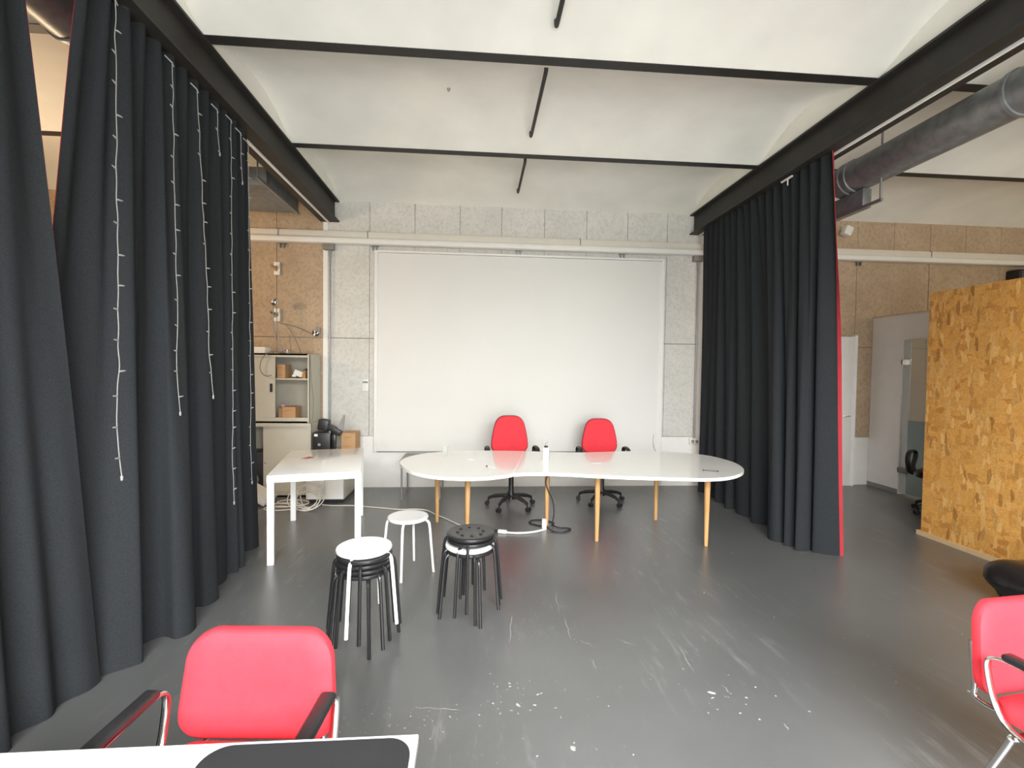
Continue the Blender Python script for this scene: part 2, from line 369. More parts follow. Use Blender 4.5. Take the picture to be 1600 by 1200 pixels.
# far wall: a white plastered base with fibre-cement boards above
wf = MB().box(X0, X1, WALL_Y+0.012, WALL_Y+0.15, 0, 4.2).build('wall_far', 'joint_grey', smooth=False)
tag(wf, kind='structure', label='far wall clad in fibre cement boards above a white painted base', cat='wall')
MB().box(-2.06, 5.77, WALL_Y, WALL_Y+0.012, 0, 0.70).build('painted_base', 'white_paint', wf, smooth=False)
MB().box(X0, -2.06, WALL_Y, WALL_Y+0.012, 0, 0.70).build('painted_base', 'cabinet_beige', wf, smooth=False)
MB().box(5.77, X1, WALL_Y, WALL_Y+0.012, 0, 0.70).build('painted_base', 'white_paint', wf, smooth=False)
joints = [-2.06, -1.453, -0.856, -0.25, 0.316, 0.908, 1.498, 2.078, 2.648, 3.24]
xl = []; x = -2.66
while x > X0: xl.append(x); x -= 0.6
xl = [X0]+xl[::-1]+[-2.06]
xr = [3.24]; x = 3.80
while x < X1: xr.append(x); x += 0.565
xr.append(X1)
def boards(xs, mat):
    for a, b in zip(xs[:-1], xs[1:]):
        for (z0, z1) in ((0.705, 2.02), (2.026, 3.42), (3.426, 3.86)):
            d = random.uniform(0, 0.004)
            MB().box(a+0.003, b-0.003, WALL_Y-d, WALL_Y+0.012, z0+0.002, z1-0.002).build('panel', mat, wf, smooth=False)
boards(xl, 'board_tan'); boards(joints, 'board_white'); boards(xr, 'board_tan')
MB().box(-2.06, -2.0, WALL_Y-0.006, WALL_Y+0.01, 0.7, 3.56).build('painted_strip', 'white_paint', wf, smooth=False)
MB().box(3.145, 3.24, WALL_Y-0.006, WALL_Y+0.01, 0.7, 3.56).build('painted_strip', 'white_paint', wf, smooth=False)

wl = MB().box(X0-0.15, X0, REAR_Y, WALL_Y+0.15, 0, 4.2).build('wall_left', 'plaster', smooth=False); tag(wl, kind='structure', label='plain plastered side wall beyond the black curtain', cat='wall')
wr = MB().box(X1, X1+0.15, REAR_Y, WALL_Y+0.15, 0, 4.2).build('wall_right', 'plaster', smooth=False); tag(wr, kind='structure', label='plain plastered side wall beyond the white partition', cat='wall')
# unseen rear wall, its three glazed openings added as light sources
OPEN = [(-6.2, -2.6), (-1.7, 2.8), (4.2, 7.8)]; Z0, Z1 = 0.3, 3.5
rm = MB(); rm.box(X0, X1, REAR_Y-0.2, REAR_Y, 0, Z0); rm.box(X0, X1, REAR_Y-0.2, REAR_Y, Z1, 4.2)
xs = [X0]+[q for o_ in OPEN for q in o_]+[X1]
for i in range(0, len(xs), 2): rm.box(xs[i], xs[i+1], REAR_Y-0.2, REAR_Y, Z0, Z1)
rw = rm.build('wall_rear', 'plaster', smooth=False); tag(rw, kind='structure', label='unseen plastered wall with three added windows facing the hall', cat='wall')
for i, (a, b) in enumerate(OPEN):
    wn = MB().box(a, b, REAR_Y-0.12, REAR_Y-0.11, Z0, Z1).build('window_%d' % (i+1), 'clear_glass', smooth=False)
    tag(wn, kind='structure', label=['added unseen window lighting the room with the beige cabinets', 'added unseen window lighting the white desk and the hall', 'added unseen window lighting the room behind the particle board'][i], cat='window')
    fm = MB()
    for xx in (a+0.03, (a+b)/2, b-0.03): fm.box(xx-0.03, xx+0.03, REAR_Y-0.15, REAR_Y-0.08, Z0, Z1)
    for zz in (Z0+0.03, Z1-0.03): fm.box(a, b, REAR_Y-0.15, REAR_Y-0.08, zz-0.03, zz+0.03)
    fm.build('window_frame', 'white_metal', wn, smooth=False)

# ceiling: shallow plaster vaults between black steel ribs
cl = MB().box(X0-0.15, X1+0.15, REAR_Y-0.2, WALL_Y+0.15, 4.2, 4.3).build('ceiling', 'plaster', smooth=False)
tag(cl, kind='structure', label='off-white ceiling of shallow plaster vaults between black steel ribs', cat='ceiling')
RIBS = [-1.105, 0.395, 1.895, 3.395, 4.895]; SAG = 0.20
edges = [REAR_Y]+[q for r_ in RIBS for q in (r_-0.045, r_+0.045)]+[WALL_Y]
BEAM_L = (-2.09, -1.85); BEAM_R = (2.97, 3.21)
def arc(y0, y1, n=18):
    h = (y1-y0)/2; c = (y0+y1)/2
    return [(c+h*math.cos(math.pi*(1-k/n)) if False else y0+(y1-y0)*k/n, CH+0.005+SAG*(1-((y0+(y1-y0)*k/n-c)/h)**2)) for k in range(n+1)]
for bi in range(0, len(edges), 2):
    y0, y1 = edges[bi], edges[bi+1]; ar = arc(y0, y1)
    for (xa, xb) in ((X0, BEAM_L[0]+0.02), (BEAM_L[1]-0.02, BEAM_R[0]+0.02), (BEAM_R[1]-0.02, X1)):
        m = MB(); n = len(ar); nx = 6; vs = []
        for j in range(nx+1):
            xx = xa+(xb-xa)*j/nx
            for k, (yy, zz) in enumerate(ar):
                vs.append((xx, yy, zz+0.006*math.sin(3.1*xx+bi)*math.sin(2.3*yy+1)*math.sin(math.pi*k/(n-1))))
        m.add(vs, [(j*n+k, (j+1)*n+k, (j+1)*n+k+1, j*n+k+1) for j in range(nx) for k in range(n-1)])
        m.build('vault', 'plaster', cl)
    for (xa, xb) in (BEAM_L, BEAM_R):
        m = MB(); n = len(ar)
        poly = [(y0, CH)]+ar+[(y1, CH)]; k = len(poly)
        vs = [(xa+0.02, p[0], p[1]+0.004) for p in poly]+[(xb-0.02, p[0], p[1]+0.004) for p in poly]
        m.add(vs, [tuple(range(k)), tuple(range(2*k-1, k-1, -1))]+[(i, (i+1) % k, k+(i+1) % k, k+i) for i in range(k)])
        m.build('plaster_infill', 'plaster', cl, smooth=False)
for i, r_ in enumerate(RIBS):
    m = MB(); m.box(X0, X1, r_-0.045, r_+0.045, CH, CH+0.012); m.box(X0, X1, r_-0.008, r_+0.008, CH+0.012, 4.2)
    o = m.build('ceiling_rib', 'black_steel', cl, smooth=False)
def beam(rng, label):
    a, b = rng; c = (a+b)/2; m = MB()
    m.box(a, b, REAR_Y, WALL_Y-0.006, 3.56, 3.578); m.box(a, b, REAR_Y, WALL_Y-0.006, CH-0.018, CH)
    m.box(c-0.06, c+0.06, REAR_Y, WALL_Y-0.006, 3.578, CH-0.018)
    o = m.build('ceiling_beam', 'black_steel', smooth=False); tag(o, label, 'beam', kind='structure'); return o
beam(BEAM_L, 'black steel beam above the curtain hung with strings of lights')
beam(BEAM_R, 'black steel beam above the curtain with the red edge')
# dark tie rods under the crown of each vault
for (ya, yb, lab) in ((2.10, 3.13, 'black rod under the ceiling vault farthest from the wall, over the open floor'), (3.60, 4.60, 'black rod under the ceiling vault between the two ribs'), (5.16, 6.05, 'black rod under the ceiling vault next to the far wall')):
    m = MB(); c = (ya+yb)/2; h = 0.75
    m.tube([(0.50, ya-0.015, 3.95), (0.50, ya, 3.905), (0.50, ya+0.04, 3.90), (0.50, yb-0.04, 3.90), (0.50, yb, 3.905), (0.50, yb+0.015, 3.95)], 0.016, 10)
    tag(m.build('tie_rod', 'black_steel'), lab, 'rod', 'tie rods under the vaults')
tag(MB().lathe([(0, -0.03), (0.010, -0.03), (0.014, -0.01), (0.016, 0.0), (0, 0)], (-0.27, 4.13, 4.048), 12).build('ceiling_sensor', 'grey_metal'), 'tiny grey sensor on the middle ceiling vault', 'sensor')

# white trunking across the far wall: two runs
def trunk(xa, xb, tanl):
    m = MB(); m.rbox(((xa+xb)/2, WALL_Y-0.045, 3.40), (xb-xa, 0.09, 0.10), 0.012)
    return m
t = empty('wall_trunking', (0, WALL_Y, 3.3)); tag(t, 'white double cable trunking running the length of the far wall', 'trunking')
def wpart(mb, name, mat, root, smooth=True):
    inv = Matrix.Translation(root.location).inverted() if root.rotation_euler[2] == 0 else (Matrix.Translation(root.location) @ Matrix.Rotation(root.rotation_euler[2], 4, 'Z')).inverted()
    mb.xf(inv); return mb.build(name, mat, root, smooth)
wpart(MB().rbox(((X0+X1)/2, WALL_Y-0.030, 3.385), (X1-X0-0.02, 0.05, 0.10), 0.008), 'upper_run', 'cream_pipe', t)
wpart(MB().rbox(((X0+X1)/2, WALL_Y-0.070, 3.295), (X1-X0-0.02, 0.13, 0.075), 0.02, 3), 'lower_run', 'white_plastic', t)
for xx in (-4.8, -3.4, -2.62, -1.47, 1.4, 3.9, 6.6):
    wpart(MB().box(xx-0.006, xx+0.006, WALL_Y-0.06, WALL_Y, 3.33, 3.445), 'clip', 'grey_metal', t, False)
for xx in (-2.58, -1.38, 0.55, 2.0, 5.5):
    wpart(MB().box(xx-0.03, xx-0.02, WALL_Y-0.05, WALL_Y, 3.20, 3.26).box(xx+0.02, xx+0.03, WALL_Y-0.05, WALL_Y, 3.20, 3.26).box(xx-0.05, xx+0.05, WALL_Y-0.05, WALL_Y, 3.25, 3.262), 'bracket', 'grey_metal', t, False)
# conduits with their boxes
def conduit(x, z_lo, label, socket):
    e = empty('wall_conduit', (x, WALL_Y, 0)); tag(e, label, 'conduit')
    MB().rbox((0, -0.045, 3.235), (0.145, 0.08, 0.11), 0.012).build('junction_box', 'box_grey', e)
    MB().cyl((0.012, -0.03, 3.19), (0.012, -0.03, 3.02), 0.020, 0.013, 10).build('sleeve', 'grey_metal', e)
    MB().cyl((0.012, -0.03, 3.05), (0.012, -0.03, z_lo), 0.012, 0.012, 10).build('pipe', 'grey_metal', e)
    if socket:
        s = MB().rbox((0.012, -0.03, 0.645), (0.135, 0.055, 0.085), 0.010).build('socket_box', 'white_plastic', e)
        for dx in (-0.03, 0.03): MB().rbox((0.012+dx, -0.059, 0.645), (0.045, 0.004, 0.05), 0.004).build('socket_face', 'grey_plastic', s)
conduit(-1.975, 0.0, 'grey conduit with box dropping beside the painted strip near the cabinets', False)
conduit(3.085, 0.69, 'grey conduit with box dropping to a double wall socket', True)
e = empty('thermostat', (-1.50, WALL_Y, 1.36)); tag(e, 'small white wall thermostat with grey display left of the screen', 'thermostat')
MB().rbox((0, -0.012, 0.03), (0.09, 0.024, 0.16), 0.005).build('housing', 'white_plastic', e)
MB().box(-0.035, 0.035, -0.026, -0.024, 0.06, 0.085).build('display', 'grey_plastic', e, False)

# projection screen
e = empty('projection_screen', (0.62, WALL_Y, 0.5)); tag(e, 'huge white framed projection screen on the far wall', 'screen')
MB().box(-1.96, 1.95, -0.035, -0.005, 0.0, 2.67).build('screen_surface', 'screen_white', e, False)
MB().rbox((-1.98, -0.025, 1.345), (0.045, 0.05, 2.71), 0.006).build('frame_side', 'white_paint', e)
MB().rbox((1.97, -0.025, 1.345), (0.045, 0.05, 2.71), 0.006).build('frame_side', 'white_paint', e)
MB().rbox((0, -0.022, 2.69), (3.96, 0.044, 0.03), 0.005).build('frame_top', 'white_paint', e)
MB().rbox((0, -0.022, -0.006), (3.96, 0.044, 0.012), 0.004).build('frame_bottom', 'grey_plastic', e)
tag(MB().tube(catmull([(2.50, WALL_Y-0.05, 0.74), (2.49, WALL_Y-0.055, 0.62), (2.52, WALL_Y-0.06, 0.53), (2.60, WALL_Y-0.05, 0.40), (2.62, WALL_Y-0.03, 0.2), (2.62, WALL_Y-0.03, 0.01)], 5, False), 0.006, 6).build('loose_cable', 'cable_white'), 'thin pale cord hanging at the lower corner of the screen', 'cord')

# ------------------------------------------------------------------ right-hand side room
def_part = empty('wall_partition', (5.77, WALL_Y, 0)); tag(def_part, 'white partition wall holding the glass door beyond the particle board', 'wall', kind='structure')
MB().box(0, 0.1, -0.50, -0.01, 0, 2.45).build('wall_panel', 'white_paint', def_part, False)
MB().box(0, 0.1, -1.45, -0.50, 2.11, 2.45).build('lintel', 'white_paint', def_part, False)
MB().box(0, 0.1, -5.2, -1.45, 0, 2.45).build('wall_panel', 'white_paint', def_part, False)
MB().box(-0.008, 0.0, -0.50, -0.01, 0, 0.06).build('skirting', 'grey_plastic', def_part, False)
MB().box(-0.01, 0.11, -5.2, -0.01, 2.45, 2.462).build('cap', 'wood_edge', def_part, False)
d = empty('door_1', (5.80, 5.95, 0)); tag(d, 'frameless glass door with frosted lower half in the white partition', 'door', kind='structure')
MB().box(-0.005, 0.005, -0.93, 0, 0.02, 2.10).build('glass_pane', 'clear_glass', d, False)
MB().box(-0.008, -0.005, -0.93, -0.10, 0.03, 1.02).build('frosted_film', 'frosted_glass', d, False)
MB().box(-0.009, 0.006, -0.10, 0.0, 0.02, 2.10).build('glass_edge_strip', 'teal_film', d, False)
for zz, mt in ((1.80, 'chrome'), (0.33, 'box_grey')):
    h = MB().rbox((-0.015, -0.05, zz), (0.03, 0.14, 0.075), 0.006).build('hinge', mt, d)
MB().cyl((-0.05, -0.85, 0.95), (-0.05, -0.85, 1.25), 0.012).build('pull_handle', 'chrome', d)
d = empty('door_2', (5.05, WALL_Y, 0)); tag(d, 'plain white door on the far wall beside the red-edged curtain', 'door', kind='structure')
MB().rbox((0, -0.035, 1.085), (0.86, 0.05, 2.17), 0.004).build('door_leaf', 'white_paint', d)
MB().box(0.405, 0.445, -0.07, -0.006, 0, 2.19).build('door_frame', 'white_gloss', d, False)
MB().box(-0.445, -0.405, -0.07, -0.006, 0, 2.19).build('door_frame', 'white_gloss', d, False)
MB().tube([(0.33, -0.06, 1.02), (0.33, -0.10, 1.02), (0.22, -0.10, 1.02)], 0.009).build('door_handle', 'chrome', d)

# particle-board screen
e = empty('particle_board_screen', (4.53, 4.39, 0)); tag(e, 'tall freestanding screen of orange-brown particle board on a pale batten', 'screen')
for k in range(2):
    MB().box(0, 0.018, -1.25*(k+1)+0.002, -1.25*k-0.002, 0.045, 2.45).build('board', 'osb', e, False)
for yy in (-0.03, -1.25, -2.47):
    MB().box(0.018, 0.06, yy-0.025, yy+0.025, 0.045, 2.43).build('stud', 'wood_edge', e, False)
MB().box(-0.02, 0.09, -2.52, 0.03, 0, 0.045).build('base_batten', 'wood_edge', e, False)

# galvanised ducts and fan units on both sides
def duct(cx, cz, r, y0, y1, rings, label):
    e = empty('air_duct', (cx, y0, cz)); tag(e, label, 'duct')
    MB().cyl((0, 0, 0), (0, y1-y0, 0), r, r, 32).build('pipe', 'galvanised', e)
    for y in rings:
        MB().lathe([(r-0.002, -0.018), (r+0.012, -0.014), (r+0.012, 0.014), (r-0.002, 0.018)], (0,0,0), 32).xf(Matrix.Translation((0, y-y0, 0)) @ Matrix.Rotation(math.pi/2, 4, 'X')).build('joint_ring', 'galvanised', e)
    for k in range(3):
        MB().box(-0.01, 0.01, 0.3+k*1.2-0.006, 0.3+k*1.2+0.006, r, CH-cz+0.1).build('hanger_strap', 'grey_metal', e, False)
duct(3.74, 3.59, 0.155, REAR_Y+0.05, 4.62, (0.6, 1.8, 3.02, 4.42, 4.50), 'round galvanised ventilation duct beside the beam over the particle board')
duct(-2.52, 3.73, 0.13, REAR_Y+0.05, 4.95, (0.6, 1.8, 3.12, 4.40), 'round galvanised ventilation duct behind the curtain with lights')
def fan_unit(x0, x1, y0, y1, z0, z1, side, label):
    e = empty('fan_unit', ((x0+x1)/2, (y0+y1)/2, z0)); tag(e, label, 'fan unit')
    w, l, h = (x1-x0)/2, (y1-y0)/2, z1-z0
    MB().rbox((0, 0, h/2), (2*w, 2*l, h), 0.006).build('casing', 'galvanised', e)
    s = -1 if side < 0 else 1
    MB().box(s*w-0.012, s*w+0.012, -l-0.22, l, -0.015, 0.012).build('support_rail', 'grey_metal', e, False)
    MB().cyl((s*w, -l-0.2, 0), (s*w, -l-0.2, CH-z0+0.1), 0.009).build('hanger_rod', 'grey_metal', e)
    MB().cyl((-s*w, l-0.1, h), (-s*w, l-0.1, CH-z0+0.1), 0.009).build('hanger_rod', 'grey_metal', e)
    return e
fan_unit(3.70, 3.79, 4.30, 5.50, 3.24, 3.425, -1, 'flat metal fan unit hung below the duct near the particle board')
fan_unit(-2.9, -2.25, 5.20, 6.10, 3.55, 3.74, 1, 'flat metal fan unit hung above the beige cabinets')
e = empty('wall_spotlight', (5.245, WALL_Y-0.004, 3.70)); tag(e, 'small white spotlight high on the wall beyond the red-edged curtain', 'spotlight')
MB().rbox((0, -0.02, 0.03), (0.05, 0.04, 0.06), 0.006).build('mount', 'white_plastic', e)
MB().rbox((0, -0.09, -0.03), (0.11, 0.10, 0.13), 0.012, 2, Matrix.Rotation(0.4, 3, 'Y')).build('head', 'white_plastic', e)
e = empty('wall_heater', (8.05, WALL_Y-0.004, 3.02)); tag(e, 'dark boxy unit on the tan wall above the particle board screen', 'heater')
MB().rbox((0, -0.09, 0.09), (0.40, 0.18, 0.17), 0.02).build('casing', 'black_plastic', e)
for q in range(4): MB().box(-0.16, 0.16, -0.186, -0.18, 0.035+q*0.03, 0.045+q*0.03).build('louvre', 'grey_plastic', e, False)

# globe lamps added out of view as sources of the side rooms' warm light
def pendant(x, y, z, mat, label):
    e = empty('added_pendant_lamp', (x, y, z)); tag(e, label, 'lamp', 'added globe lamps in the side rooms')
    MB().lathe([(0, -0.14)]+[(0.14*math.sin(a), -0.14*math.cos(a)) for a in [math.pi*k/12 for k in range(1, 11)]]+[(0.05, 0.13), (0, 0.13)], n=20).build('globe', mat, e)
    MB().cyl((0, 0, 0.13), (0, 0, CH-z+0.15), 0.006).build('cord', 'black_plastic', e)
    MB().lathe([(0, 0.125), (0.055, 0.125), (0.05, 0.18), (0, 0.2)], n=16).build('cap', 'black_plastic', e)
pendant(-4.2, 4.7, 2.6, 'added_lamp_glow_left', 'added unseen globe lamp warming the side room with beige cabinets')
pendant(7.4, 4.1, 2.75, 'added_lamp_glow_right', 'added unseen globe lamp warming the room behind the white partition')

# ------------------------------------------------------------------ curtains
def spline_resample(pts, n):
    d = catmull([(p[0], p[1], 0) for p in pts], 10, False); acc = [0]
    for a, b in zip(d[:-1], d[1:]): acc.append(acc[-1]+(b-a).length)
    out = []; j = 0
    for k in range(n+1):
        t = acc[-1]*k/n
        while j < len(acc)-2 and acc[j+1] < t: j += 1
        u = (t-acc[j])/max(1e-9, acc[j+1]-acc[j]); out.append(d[j].lerp(d[j+1], u))
    return out
def curtain(name, hem, xtop, ytop, waves, amp, label, side, nz=22, lining_out=0.0, ztop=3.556, nseg=None):
    # side: +1 when the hall lies towards +x of the curtain, -1 otherwise
    n = nseg or len(hem)*9; H = spline_resample(hem, n)
    rnd = random.Random(len(hem)); ph = [rnd.uniform(-0.25, 0.25) for _ in range(waves+2)]
    def sheet(off, grow):
        P = []
        for j in range(nz+1):
            t = j/nz; z = ztop+(0.002-ztop)*t; w = t**0.9; row = []
            for k in range(n+1):
                s = k/n
                tp = Vector((xtop+amp*math.sin(2*math.pi*waves*s+ph[int(s*waves)]), ytop[0]+(ytop[1]-ytop[0])*s, 0))
                p = tp.lerp(H[k], w); p.x += 0.010*math.sin(5*t+9*s*waves*0.37)*t*(1-t)*4*0.5
                row.append(Vector((p.x, p.y, z)))
            P.append(row)
        out = []
        for row in P:
            for k in range(n+1):
                a = row[max(k-1, 0)]; b = row[min(k+1, n)]; d_ = (b-a); d_.z = 0; d_.normalize()
                nr = Vector((-d_.y, d_.x, 0))
                q = row[k]+nr*off
                if grow and k == 0: q = q - d_*grow
                if grow and k == n: q = q + d_*grow
                out.append(q)
        return out
    def mk(off, th, grow):
        A = sheet(off, grow); B = sheet(off+th, grow); m = MB(); st = n+1; NA = len(A)
        fs = [(j*st+k, j*st+k+1, (j+1)*st+k+1, (j+1)*st+k) for j in range(nz) for k in range(n)]
        fs += [(NA+a, NA+d_, NA+c, NA+b) for (a, b, c, d_) in fs]
        for k in range(n): fs += [(k, NA+k, NA+k+1, k+1), (nz*st+k, nz*st+k+1, NA+nz*st+k+1, NA+nz*st+k)]
        for j in range(nz): fs += [(j*st, (j+1)*st, NA+(j+1)*st, NA+j*st), (j*st+n, NA+j*st+n, NA+(j+1)*st+n, (j+1)*st+n)]
        return m.add(A+B, fs)
    e = empty(name, (xtop, (ytop[0]+ytop[1])/2, 0)); tag(e, label, 'curtain')
    wpart(mk(0, 0.003*side, 0), 'black_face', 'curtain_black', e)
    wpart(mk(0.003*side+0.001*side, 0.003*side, 0.0018 if side > 0 else 0.03), 'red_lining', 'red_lining', e)
    return e
A_hem = []; y = -2.3; k = 0
while y < 1.95:
    A_hem.append((-1.98+(0.055 if k % 2 else -0.045), y)); y += 0.085+0.05*((k*7) % 5)/5; k += 1
A_hem += [(-1.93, 2.05), (-2.00, 2.14), (-1.93, 2.24), (-1.96, 2.33), (-1.905, 2.42), (-1.90, 2.49)]
curtain('curtain', A_hem, -1.935, (-2.3, 2.13), 26, 0.026, 'black curtain panel hanging nearest the white desk with a slanting red edge', 1, nseg=420)
B_hem = [(-2.04, 2.18), (-2.04, 2.32), (-2.00, 2.47), (-1.88, 2.57), (-1.80, 2.64), (-1.86, 2.70), (-1.94, 2.76), (-1.92, 2.82), (-1.85, 2.89), (-1.76, 2.86), (-1.71, 2.92), (-1.73, 3.01), (-1.83, 3.08), (-1.91, 3.16), (-1.87, 3.24), (-1.80, 3.25), (-1.78, 3.36), (-1.86, 3.42), (-1.94, 3.50), (-1.88, 3.57), (-1.89, 3.68), (-1.95, 3.73), (-1.86, 3.79), (-1.91, 3.84), (-1.86, 3.90), (-1.94, 3.98), (-2.01, 4.08), (-2.03, 4.19), (-1.96, 4.24), (-1.945, 4.33)]
curtain('curtain', B_hem, -1.94, (2.47, 4.13), 13, 0.026, 'long black pleated curtain with strings of fairy lights hung in front', 1)
R_hem = [(3.23, 3.89), (3.13, 3.92), (3.04, 3.99), (3.12, 4.06), (3.01, 4.01), (2.91, 4.03), (2.98, 4.12), (3.08, 4.17), (2.97, 4.12), (2.89, 4.16), (2.97, 4.23), (3.05, 4.28), (2.92, 4.23), (2.85, 4.28), (2.87, 4.38), (3.02, 4.47), (3.12, 4.59), (3.08, 4.69), (2.98, 4.80), (3.00, 4.87), (3.11, 4.91), (3.04, 4.98), (2.99, 5.10), (3.02, 5.22), (3.10, 5.27), (2.97, 5.32), (3.0, 5.42), (3.08, 5.5), (2.98, 5.62), (3.08, 5.75), (3.0, 5.88), (3.1, 5.98), (3.0, 6.1), (3.08, 6.22)]
curtain('curtain', [(p[0]+0.02, p[1]) for p in R_hem], 3.06, (3.90, 6.18), 17, 0.026, 'black pleated curtain with a bright red lining edge next to the long table', -1)
def track(x, label):
    e = empty('curtain_track', (x, 0, 3.54)); tag(e, label, 'track')
    MB().box(-0.011, 0.011, REAR_Y+0.02, WALL_Y-0.03, 0.004, 0.020).build('rail', 'white_plastic', e, False)
    for k in range(44):
        y = REAR_Y+0.3+k*0.2
        if y > WALL_Y-0.2: break
    return e
track(-1.985, 'white curtain rail under the beam beside the strings of lights')
tr = track(3.104, 'white curtain rail under the beam above the red-edged curtain')
MB().box(-0.092, -0.076, 4.36, 4.52, -0.012, 0.002).box(-0.088, -0.080, 4.42, 4.43, -0.07, -0.012).build('hook', 'white_plastic', tr, False)

# strings of fairy lights in front of the left curtain
def fairy(x_t, x_b, y_t, y_b, z_t, z_b, step, label):
    e = empty('fairy_light_string', (x_t, y_t, z_t)); tag(e, label, 'string lights', 'strings of fairy lights on the curtain')
    pts = []; n = max(4, int((z_t-z_b)/0.09)); rnd = random.Random(int(y_t*1000))
    for k in range(n+1):
        s = k/n; j = 0.006 if 0 < k else 0
        pts.append(Vector((x_t+(x_b-x_t)*s, y_t+(y_b-y_t)*s+rnd.uniform(-j, j)+(0.012*math.sin(20*s) if s > 0.8 else 0), z_t+(z_b-z_t)*s)))
    o = Vector((x_t, y_t, z_t)); sm = catmull([p-o for p in pts], 3, False)
    MB().tube(sm, 0.0022, 6).build('wire', 'light_wire', e)
    z = z_t-0.14; sgn = 1
    while z > z_b:
        s = (z_t-z)/(z_t-z_b); q = sm[min(len(sm)-1, int(s*(len(sm)-1)+0.5))]
        sgn = rnd.choice((-1, 1))
        MB().tube([q, q+Vector((0.004, sgn*0.014, 0.002)), q+Vector((0.006, sgn*0.034, 0.004))], [0.004, 0.005, 0.0025], 6).build('bulb', 'light_wire', e)
        z -= step
    MB().lathe([(0, -0.025), (0.005, -0.02), (0.006, 0), (0, 0.004)], tuple(sm[-1]), 8).build('end_bulb', 'light_wire', e)
    MB().tube([(-0.03, -0.02, 0.03), (0, 0, 0), (-0.01, 0.03, -0.004)], 0.004, 6).build('clip', 'light_wire', e)
def fy(y, x): return y*x/-1.86
fairy(-1.86, -1.78, 2.584, fy(2.578, -1.78), 3.48, 1.06, 0.145, 'long fairy light string nearest the curtain gap, ending at table height')
fairy(-1.86, -1.79, 3.031, fy(3.072, -1.79), 3.453, 1.34, 0.145, 'fairy light string second from the curtain gap')
fairy(-1.86, -1.79, 3.283, fy(3.443, -1.79), 3.442, 1.42, 0.145, 'fairy light string third from the curtain gap, slanting a little')
fairy(-1.87, -1.87, 3.54, 3.56, 3.451, 3.161, 0.145, 'very short fairy light string hanging between two long ones, nearer the curtain gap')
fairy(-1.86, -1.80, 3.71, fy(3.724, -1.80), 3.466, 0.61, 0.145, 'longest fairy light string, reaching below knee height')
fairy(-1.87, -1.87, 3.872, 3.89, 3.452, 3.084, 0.145, 'very short fairy light string hanging near the far end of the curtain')
fairy(-1.87, -1.87, 3.995, 4.03, 3.432, 0.66, 0.145, 'long fairy light string at the far end of the curtain near the cabinets')

# ------------------------------------------------------------------ long table
OUT_F = [(-0.73, 4.588), (-0.70, 4.40), (-0.593, 4.147), (-0.433, 3.963), (-0.25, 3.868), (-0.059, 3.843), (0.105, 3.866), (0.263, 3.939), (0.325, 3.992)]
OUT_F2 = [(0.328, 3.995), (0.459, 4.015), (0.588, 4.013), (0.731, 3.996), (0.867, 3.969), (0.997, 3.930), (1.218, 3.88), (1.445, 3.843), (1.682, 3.809), (1.893, 3.785), (2.073, 3.800), (2.24, 3.875), (2.407, 4.024), (2.52, 4.22), (2.575, 4.48), (2.532, 4.757), (2.44, 4.90), (2.211, 5.05), (1.76, 5.11), (1.269, 5.04), (1.02, 5.03), (0.677, 5.085), (0.538, 5.112)]
OUT_B = [(0.535, 5.114), (0.241, 5.14), (-0.034, 5.14), (-0.308, 5.10), (-0.55, 4.96), (-0.682, 4.78)]
TX, TY = 0.9, 4.45
e = empty('long_table', (TX, TY, 0)); tag(e, 'long white kidney-shaped meeting table with round wooden legs', 'table')
def slab(front, back_closed, name):
    pts = catmull([(p[0], p[1], 0) for p in front], 5, False)
    m = MB(); poly = [(p.x, p.y) for p in pts]; n = len(poly)
    c = (sum(p[0] for p in poly)/n, sum(p[1] for p in poly)/n)
    rings = [(-0.006, 0.700), (0, 0.703), (0, 0.727), (-0.003, 0.730)]
    vs = []
    for off, z in rings:
        for i, p in enumerate(poly):
            a = poly[i-1]; b = poly[(i+1) % n]; d_ = Vector((b[0]-a[0], b[1]-a[1])).normalized()
            nr = Vector((d_.y, -d_.x)); vs.append((p[0]+nr.x*off, p[1]+nr.y*off, z))
    fs = [(r_*n+i, r_*n+(i+1) % n, (r_+1)*n+(i+1) % n, (r_+1)*n+i) for r_ in range(3) for i in range(n)]
    fs += [tuple(range(n))[::-1], tuple(range(3*n, 4*n))]
    m.add(vs, fs); return wpart(m, name, 'white_gloss', e)
slab(OUT_B+OUT_F, None, 'tabletop'); slab(OUT_F2, None, 'tabletop')
for (lx, ly) in ((-0.405, 4.96), (-0.075, 4.38), (0.745, 4.80), (1.159, 4.345), (1.973, 4.95), (2.157, 4.18)):
    lg = wpart(MB().lathe([(0, 0), (0.016, 0), (0.0175, 0.004), (0.028, 0.62), (0.029, 0.665), (0.0, 0.665)], (lx, ly, 0), 16), 'leg', 'leg_wood', e)
    MB().lathe([(0, 0.664), (0.036, 0.664), (0.036, 0.70), (0, 0.70)], (lx-TX, ly-TY, 0), 16).build('leg_socket', 'white_metal', lg)
wpart(MB().lathe([(0.030, 0.7305), (0.036, 0.7305), (0.036, 0.733), (0.030, 0.733), (0.030, 0.7305)], (-0.048, 4.624, 0), 20), 'cable_grommet', 'white_plastic', e)
